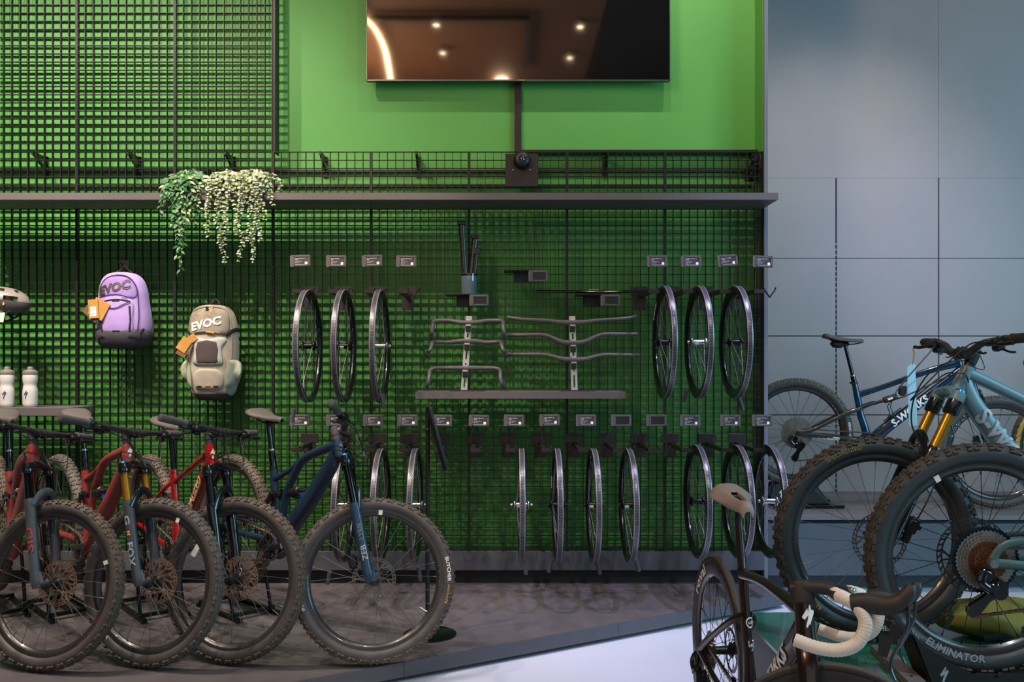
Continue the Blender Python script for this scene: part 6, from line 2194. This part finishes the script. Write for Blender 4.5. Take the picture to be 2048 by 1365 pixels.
def lilac_pack():
    yb = YM - .035
    p = P(240, 692, yb - .07)
    r = thing('backpack', 'lilac backpack with dark base and brown paper tags hanging on the grid', 'backpack', (p.x, yb, p.z))
    H = .445
    b = MB()
    sf = shell(b, [(.0, .10, .0, .55), (.02, .135, 0, .8), (.09, .160, .004, 1.0), (.17, .160, .004, 1.04), (.26, .150, .0, 1.0), (.34, .142, -.004, .92), (.40, .122, -.008, .78), (.435, .085, -.012, .55), (.446, .040, -.014, .32)], .115)
    b.build('body', K['fabric_lilac'], r, ang=60)
    base = MB()
    sb = shell(base, [(-.012, .105, -.0, .60), (.005, .145, 0, .86), (.05, .166, .003, 1.06), (.085, .168, .004, 1.08), (.098, .160, .004, 1.02)], .118)
    # higher wings at the sides
    panel(base, smooth_poly([(.07, .05), (.165, .04), (.172, .15), (.150, .178), (.112, .10)]), sb, .004)
    panel(base, smooth_poly([(-.07, .05), (-.162, .04), (-.168, .12), (-.150, .15), (-.112, .10)]), sb, .004)
    base.build('base_panel', K['fabric_char'], r, ang=60)
    f = MB()
    panel(f, smooth_poly([(-.098, .075), (-.02, .062), (.085, .075), (.094, .16), (.088, .262), (.0, .285), (-.088, .262), (-.100, .16)], 5), sf, .012)
    f.build('front_pocket', K['fabric_lilac'], r, ang=60)
    t = MB()
    panel(t, smooth_poly([(-.118, .29), (-.0, .305), (.098, .285), (.102, .345), (.06, .40), (-.02, .415), (-.09, .395), (-.122, .34)], 5), sf, .007)
    t.build('lid_pocket', K['fabric_lilac_deep'], r, ang=60)
    z = MB()
    rib(z, [(-.110, .30), (-.112, .35), (-.075, .402), (-.01, .424), (.06, .408), (.104, .35), (.118, .26), (.124, .17), (.118, .09)], lambda x, q: sf(x, q) - .006, .0032)
    rib(z, [(-.088, .085), (-.092, .16)], lambda x, q: sf(x, q) - .012, .006, flat=.004)
    rib(z, [(.078, .085), (.084, .16), (.078, .235)], lambda x, q: sf(x, q) - .012, .006, flat=.004)
    rib(z, [(-.085, .262), (0, .276), (.082, .264)], lambda x, q: sf(x, q) - .013, .0028)
    z.build('zips', K['zip_black'], r)
    z = MB()
    rib(z, [(-.09, .262), (-.05, .228), (.0, .222), (.05, .246), (.082, .262)], lambda x, q: sf(x, q) - .016, .0024)
    panel(z, [(-.024, .262), (.022, .264), (.016, .276), (-.018, .276)], lambda x, q: sf(x, q) - .013, .003)
    panel(z, [(-.022, .078), (.022, .078), (.022, .090), (-.022, .090)], lambda x, q: sf(x, q) - .012, .003)
    z.build('elastic_cord', K['strap_black'], r)
    s = MB()
    rib(s, [(.150, .11), (.128, .06), (.12, .02)], lambda x, q: sb(x, q) - .004, .004, flat=.009)
    rib(s, [(-.158, .13), (-.13, .06), (-.12, .02)], lambda x, q: sb(x, q) - .004, .004, flat=.009)
    s.build('compression_strap', K['strap_black'], r)
    tx = MB(); wtext(tx, 'EVOC', .072, (-.105, .300), rad(14), lambda x, q: sf(x, q) - .008, .003, 1.0, .05, .12)
    tx.build('lettering', K['ink_dark'], r, smooth=False)
    tx = MB(); wtext(tx, 'TRAIL', .014, (.032, .276), rad(6), lambda x, q: sf(x, q) - .003, .013, 1, .04)
    wtext(tx, 'PRO', .009, (.048, .264), rad(6), lambda x, q: sf(x, q) - .004, .013, 1, .04)
    tx.build('small_lettering', K['ink_dark'], r, smooth=False)
    l = MB(); l.tube(cr([(-.055, -.03, .43), (-.03, .01, .468), (-.012, .02, .485), (.01, .01, .468), (.07, -.03, .425)], 5), [(.002, .006)] * 21, 8, (0, 1, 0))
    l.build('hanging_loop', K['strap_black'], r)
    # paper tags
    k = V((-.108, -.118, .262))
    for nme, sz, rot, off, mt in (('kraft_tag', (.105, .002, .10), 42, (-.02, -.012, -.055), K['kraft_dark']), ('kraft_tag', (.095, .002, .11), 28, (.012, -.017, -.045), K['kraft_card']), ('kraft_tag', (.058, .002, .11), -4, (-.018, -.023, -.045), K['kraft_card'])):
        b = MB().box((0, 0, 0), sz)
        g = b.build(nme, mt, r, M.Translation(k + V(off)) @ M.Rotation(rad(rot), 4, 'Y'), smooth=False)
    b = MB().box((-.018, -.0245, -.06), (.036, .0012, .058)); 
    st = b.build('price_sticker', K['card_white'], r, M.Translation(k), smooth=False)
    tx = MB(); fn = plane(k + V((-.033, -.0255, -.048)), (1, 0, 0), (0, 0, 1)); text(tx, 'TRAIL PRO 16', .006, fn); text(tx, '189.95', .007, lambda u, v: fn(u, v - .03)); tx.build('tag_text', K['ink_dark'], r, smooth=False)
    MB().tube(cr([k + V((.03, .02, .03)), k + V((.01, -.012, .02)), k + V((-.015, -.024, -.005))], 4), .0012, 5).build('tag_string', K['strap_black'], r)
    return r
lilac_pack()

def stone_pack():
    yb = YM - .035
    p = P(420, 797, yb - .08)
    r = thing('backpack', 'beige backpack with dark mesh panel and white lettering hanging on the grid', 'backpack', (p.x, yb, p.z))
    b = MB()
    sf = shell(b, [(.0, .085, .0, .55), (.03, .125, 0, .85), (.12, .150, -.0, 1.0), (.22, .150, 0, 1.06), (.32, .150, .0, 1.02), (.42, .145, 0, .95), (.50, .130, -.004, .82), (.545, .098, -.006, .62), (.562, .05, -.006, .38)], .125)
    b.build('body', K['fabric_stone'], r, ang=60)
    base = MB()
    shell(base, [(-.014, .075, -.0, .58), (.0, .098, 0, .82), (.028, .118, 0, .98), (.038, .11, 0, .94)], .118)
    base.build('base_panel', K['fabric_dark'], r, ang=60)
    w = MB()
    for k in (-1, 1):
        w = MB()
        panel(w, smooth_poly([(k * .100, .06), (k * .150, .09), (k * .182, .16), (k * .170, .215), (k * .125, .225), (k * .102, .15)], 4), lambda x, z: sf(max(-.146, min(.146, x)), z) , .02)
        w.build('side_pocket', K['fabric_sage'], r, ang=60)
    t = MB()
    panel(t, smooth_poly([(-.110, .385), (.0, .395), (.105, .385), (.118, .45), (.098, .515), (.0, .535), (-.098, .515), (-.118, .45)], 5), sf, .014)
    t.build('lid_pocket', K['fabric_taupe'], r, ang=60)
    h = MB()
    panel(h, smooth_poly([(-.090, .215), (-.060, .200), (.060, .200), (.090, .215), (.082, .300), (.108, .345), (.080, .365), (.0, .352), (-.08, .365), (-.108, .345), (-.082, .300)], 3), sf, .012)
    h.build('helmet_holder', K['fabric_frost'], r, ang=60)
    d = MB()
    panel(d, smooth_poly([(-.055, .212), (.055, .212), (.062, .24), (.056, .335), (-.056, .335), (-.062, .24)], 2), lambda x, z: sf(x, z) - .012, .004)
    d.build('mesh_panel', K['fabric_dark'], r, ang=60)
    f = MB()
    panel(f, smooth_poly([(-.078, .062), (.0, .052), (.078, .062), (.088, .13), (.06, .17), (.0, .178), (-.06, .17), (-.088, .13)], 4), sf, .010)
    f.build('lower_pocket', K['fabric_stone'], r, ang=60)
    z = MB()
    rib(z, [(-.118, .06), (-.128, .2), (-.128, .4), (-.10, .52), (.0, .548), (.10, .52), (.128, .4), (.128, .2), (.118, .06)], lambda x, q: sf(x, q) - .004, .0036)
    rib(z, [(.098, .08), (.102, .18), (.098, .24)], lambda x, q: sf(x, q) - .006, .003)
    z.build('zips', K['fabric_taupe'], r)
    s = MB()
    for k in (-1, 1):
        rib(s, [(k * .150, .415), (k * .130, .400), (k * .104, .375)], lambda x, q: sf(x, q) - .010, .004, flat=.012)
    for k in (-1, 1):
        panel(s, [(k * .036, .066), (k * .062, .066), (k * .062, .076), (k * .036, .076)], lambda x, q: sf(x, q) - .012, .004)
    s.build('side_strap', K['strap_black'], r)
    o = MB()
    rib(o, [(-.005, .395), (.03, .392), (.04, .386)], lambda x, q: sf(x, q) - .012, .003, flat=.006)
    panel(o, [(.0, .507), (.022, .507), (.022, .545), (.0, .545)], lambda x, q: sf(x, q) - .010, .004)
    panel(o, [(-.012, .072), (.016, .072), (.016, .080), (-.012, .080)], lambda x, q: sf(x, q) - .012, .003)
    o.build('orange_tab', K['strap_orange'], r)
    bk = MB().box((-.008, sf(0, .53) - .018, .535), (.016, .008, .026), None, .002)
    bk.build('top_buckle', K['strap_black'], r)
    tx = MB(); wtext(tx, 'EVOC', .066, (-.095, .402), rad(14), lambda x, q: sf(x, q) - .016, .003, 1.05, .05, .12)
    tx.build('lettering', K['card_white'], r, smooth=False)
    l = MB(); l.tube(cr([(-.03, -.02, .55), (-.012, .01, .585), (.0, .02, .598), (.02, .01, .585), (.04, -.02, .55)], 5), [(.002, .006)] * 21, 8, (0, 1, 0))
    l.build('hanging_loop', K['strap_black'], r)
    k = V((-.112, -.128, .345))
    for sz, rot, off, mt in (((.06, .002, .095), 30, (-.022, -.012, -.05), K['kraft_dark']), ((.062, .002, .085), 34, (-.02, -.016, -.025), K['kraft_card']), ((.045, .002, .09), 52, (.01, -.008, .0), K['kraft_card'])):
        MB().box((0, 0, 0), sz).build('kraft_tag', mt, r, M.Translation(k + V(off)) @ M.Rotation(rad(rot), 4, 'Y'), smooth=False)
    return r
stone_pack()
for px, py, lab in ((246, 527, 'black wall peg behind the top of the lilac backpack'), (422, 610, 'black wall peg behind the top of the beige backpack')):
    p = P(px, py, YM)
    r = thing('backpack_peg', lab, 'peg', (p.x, YM, p.z))
    MB().box((.015, -.004, -.006), (.05, .008, .05)).build('plate', K['hook_steel'], r, smooth=False)
    MB().tube([(0, -.006, -.004), (0, -.05, -.004), (0, -.056, .004), (0, -.057, .014)], .0045, 8).build('rod', K['hook_steel'], r)

# ================================================================== floor stands under the rear wheels
def floor_stand(B, label, z0):
    """low steel stand: two rails on the floor, uprights to the rear axle"""
    W3 = B.W.to_3x3()
    xa = V((W3.col[0].x, W3.col[0].y, 0)).normalized(); ya = V((-xa.y, xa.x, 0))
    rh = B.W @ B.rh
    o = V((rh.x, rh.y, z0))
    Mt = M.Translation(o) @ M((xa, ya, V((0, 0, 1)))).transposed().to_4x4()
    r = thing('bicycle_stand', label, 'bicycle stand', mt=Mt)
    h = rh.z - z0
    b = MB()
    for k in (-1, 1):
        b.bar((-.20, k * .112, .011), (.26, k * .112, .011), .024, .020)
    for x in (-.17, .20):
        b.bar((x, -.12, .030), (x, .12, .030), .022, .018)
    b.build('base_frame', K['dark_metal'], r, smooth=False)
    for k in (-1, 1):
        MB().tube(cr([(.18, k * .112, .036), (.10, k * .110, h * .6), (.02, k * .105, h - .02), (.0, k * .100, h)], 4), .009, 10).build('upright', K['dark_metal'], r)
        MB().tube([(0, k * .112, h), (0, k * .084, h)], .013, 12).build('axle_cup', K['black_plastic'], r)
    for x in (-.19, .25):
        for k in (-1, 1):
            MB().box((x, k * .112, .004), (.03, .03, .008)).build('foot', K['black_plastic'], r, smooth=False)
    return r
for B, lab in ((B1, 'low black steel stand under the brick red bicycle at far left'), (B2, 'low black steel stand under the rust red bicycle with golden fork'), (B3, 'low black steel stand under the cherry red bicycle'), (B4, 'low black steel stand under the navy blue bicycle')):
    floor_stand(B, lab, PLAT)
# tray stand under the bench bicycle
def tray():
    rh = B5.W @ B5.rh
    r = thing('bicycle_stand', 'dark tray stand with emblem under the rear wheel of the bench bicycle', 'bicycle stand', (rh.x, rh.y, .488))
    b = MB()
    prof = [(-.19, .0), (.19, .0), (.19, .022), (.11, .13), (.075, .13), (.04, .085), (-.04, .085), (-.075, .13), (-.16, .13), (-.19, .05)]
    b.prism(prof, lambda u, v, w: V((u, -.072 + w, v + .018)), .012)
    b.prism(prof, lambda u, v, w: V((u, .060 + w, v + .018)), .012)
    b.box((0, 0, .03), (.36, .13, .012))
    b.build('body', K['black_board'], r, smooth=False)
    b = MB(); b.bar((-.2, -.16, .012), (.26, -.16, .012), .03, .018); b.bar((-.2, .1, .012), (.26, .1, .012), .03, .018); b.bar((.2, -.17, .012), (.2, .12, .012), .03, .016)
    b.build('base_frame', K['dark_metal'], r, smooth=False)
    l = MB(); s_logo(l, .07, plane((-.12, -.0728, .085), (1, 0, 0), (0, 0, 1))); l.build('emblem', K['ink_white'], r, smooth=False)
tray()
# moulded black stand round the rear wheel of the sage bicycle
def big_stand():
    r = thing('bicycle_stand', 'large black moulded bicycle stand with white emblem on the speckled block', 'bicycle stand', (1.556, 2.862, .418))
    # side plates : outline in x,z around the wheel
    R = .3775
    arc = []
    for i in range(11):
        a = rad(214 + i * 11.2)
        arc.append(((R - .012) * cos(a), .012 + R + (R - .012) * sin(a)))
    arc = [(.352 * cos(rad(t)), .3895 + .352 * sin(rad(t))) for t in range(221, 256, 4)]
    prof = [(-.20, .0)] + [(-.262, .16)] + arc + [(-.07, .0345), (.30, .0345), (.34, 0.0)]
    for y in (-.066, .054):
        MB().prism(prof, lambda u, v, w, y=y: V((u, y + w, v)), .012).build('side_plate', K['black_board'], r, smooth=False)
    b = MB()
    b.bar((-.202, 0, .004), (-.262, 0, .158), .108, .010, (1, 0, .3))
    b.box((.03, 0, .006), (.5, .11, .012))
    b.build('bridge', K['black_board'], r, smooth=False)
    l = MB(); s_logo(l, .062, plane((-.165, -.0668, .030), (1, 0, 0), (0, 0, 1))); l.build('emblem', K['ink_grey'], r, smooth=False)
    s = MB()
    for x in (.0, .2):
        s.lathe([(0, -.002), (.005, -.001), (.005, .001), (0, .001)], 10, c=(x, -.067, .03))
    s.build('screw', K['dark_metal'], r)
    # long foot reaching towards the camera
    f = MB()
    f.bar((-.235, .26, .013), (-.275, -.20, .013), .055, .024)
    ft = f.build('foot', K['bench_top'], r, smooth=False)
    for q in ((-.242, .18), (-.262, -.05)):
        MB().lathe([(0, .024), (.006, .0245), (.006, .026), (0, .0265)], 12, axis='Z').build('foot_screw', K['black_plastic'], r, M.Translation((q[0], q[1], 0)))
big_stand()

# ================================================================== paper swing tag on the teal bicycle, fabric bag
p = B6.W @ B6.st(B6.lever_ends[1][0])
p = P(1826, 706, 3.42)
r = thing('swing_tag', 'long pale blue paper tag hanging from the handlebar of the teal bicycle', 'paper tag', p)
MB().tube(cr([(0, 0, .02), (.004, 0, -.01), (-.004, 0, -.05)], 4), .0028, 6).build('cord', K['string_gold'], r)
b = MB()
pts = [(-.030, -.056), (-.004, -.040), (.012, -.046), (.022, -.282), (-.012, -.285), (-.020, -.282)]
b.prism(pts, lambda u, v, w: V((u, w + u * .5, v)), .002)
b.build('card', K['paper_blue'], r, smooth=False)

def bag():
    c = P(1985, 1242, 3.30)
    r = thing('fabric_bag', 'crumpled olive green fabric bag lying on the speckled block behind the wheel', 'bag', (c.x, 3.30, .418))
    b = MB()
    rnd = random.Random(5)
    nu, nv = 44, 22
    vs, fs = [], []
    for j in range(nv + 1):
        e = -pi / 2 + pi * j / nv
        for i in range(nu):
            a = 2 * pi * i / nu
            k = 1 + .05 * sin(3 * a + 2 * e) + .035 * sin(7 * a - 3 * e) + .025 * sin(11 * a + 5 * e)
            x = .235 * cos(a) * cos(e) * k; y = .13 * sin(a) * cos(e) * k; z = .075 * sin(e) * k + .012 * sin(9 * a) * cos(e)
            z *= 1.0 - .5 * max(0, -x / .235)
            vs.append((x, y, max(.001, z + .070)))
    for j in range(nv):
        for i in range(nu):
            i2 = (i + 1) % nu
            fs.append((j * nu + i, j * nu + i2, (j + 1) * nu + i2, (j + 1) * nu + i))
    b.add(vs, fs)
    b.build('body', K['fabric_olive'], r, ang=75)
    f = MB()
    f.tube(cr([(-.10, -.125, .03), (.0, -.135, .05), (.10, -.128, .10), (.16, -.09, .135)], 5), [(.003, .012)] * 16, 8, (0, 1, 0))
    f.build('strap', K['strap_black'], r)
    MB().lathe([(0, -.004), (.012, -.003), (.012, .003), (0, .003)], 16).build('snap_button', K['black_plastic'], r, M.Translation((.13, -.118, .085)))
bag()
# ================================================================== groups of like things
GR = {'wall_shelf': 'wall shelves on the grid', 'water_bottle': 'water bottles on the short shelf', 'backpack': 'backpacks on the grid', 'backpack_peg': 'pegs behind the backpacks',
      'drop_handlebar': 'drop handlebars on the left rack', 'flat_handlebar': 'flat handlebars on the right rack', 'handlebar_rack': 'handlebar racks on the centre shelf',
      'bicycle_seatpost': 'seatposts in the glass cylinder', 'accessory_shelf': 'small accessory shelves', 'bicycle_stand': 'bicycle stands', 'mountain_bike': 'mountain bikes on display', 'trailing_plant': 'trailing plants on the long shelf'}
for o in list(SC.objects):
    if o.parent is None and o.get('label') and not o.get('group'):
        g = GR.get(o.name.split('.')[0])
        if g:
            o['group'] = g
def _depth(o):
    return 0 if o.parent is None else 1 + _depth(o.parent)
for o in list(SC.objects):          # keep to thing > part > sub-part
    while _depth(o) > 2:
        p_ = o.parent
        o.matrix_basis = p_.matrix_basis @ o.matrix_basis
        o.parent = p_.parent
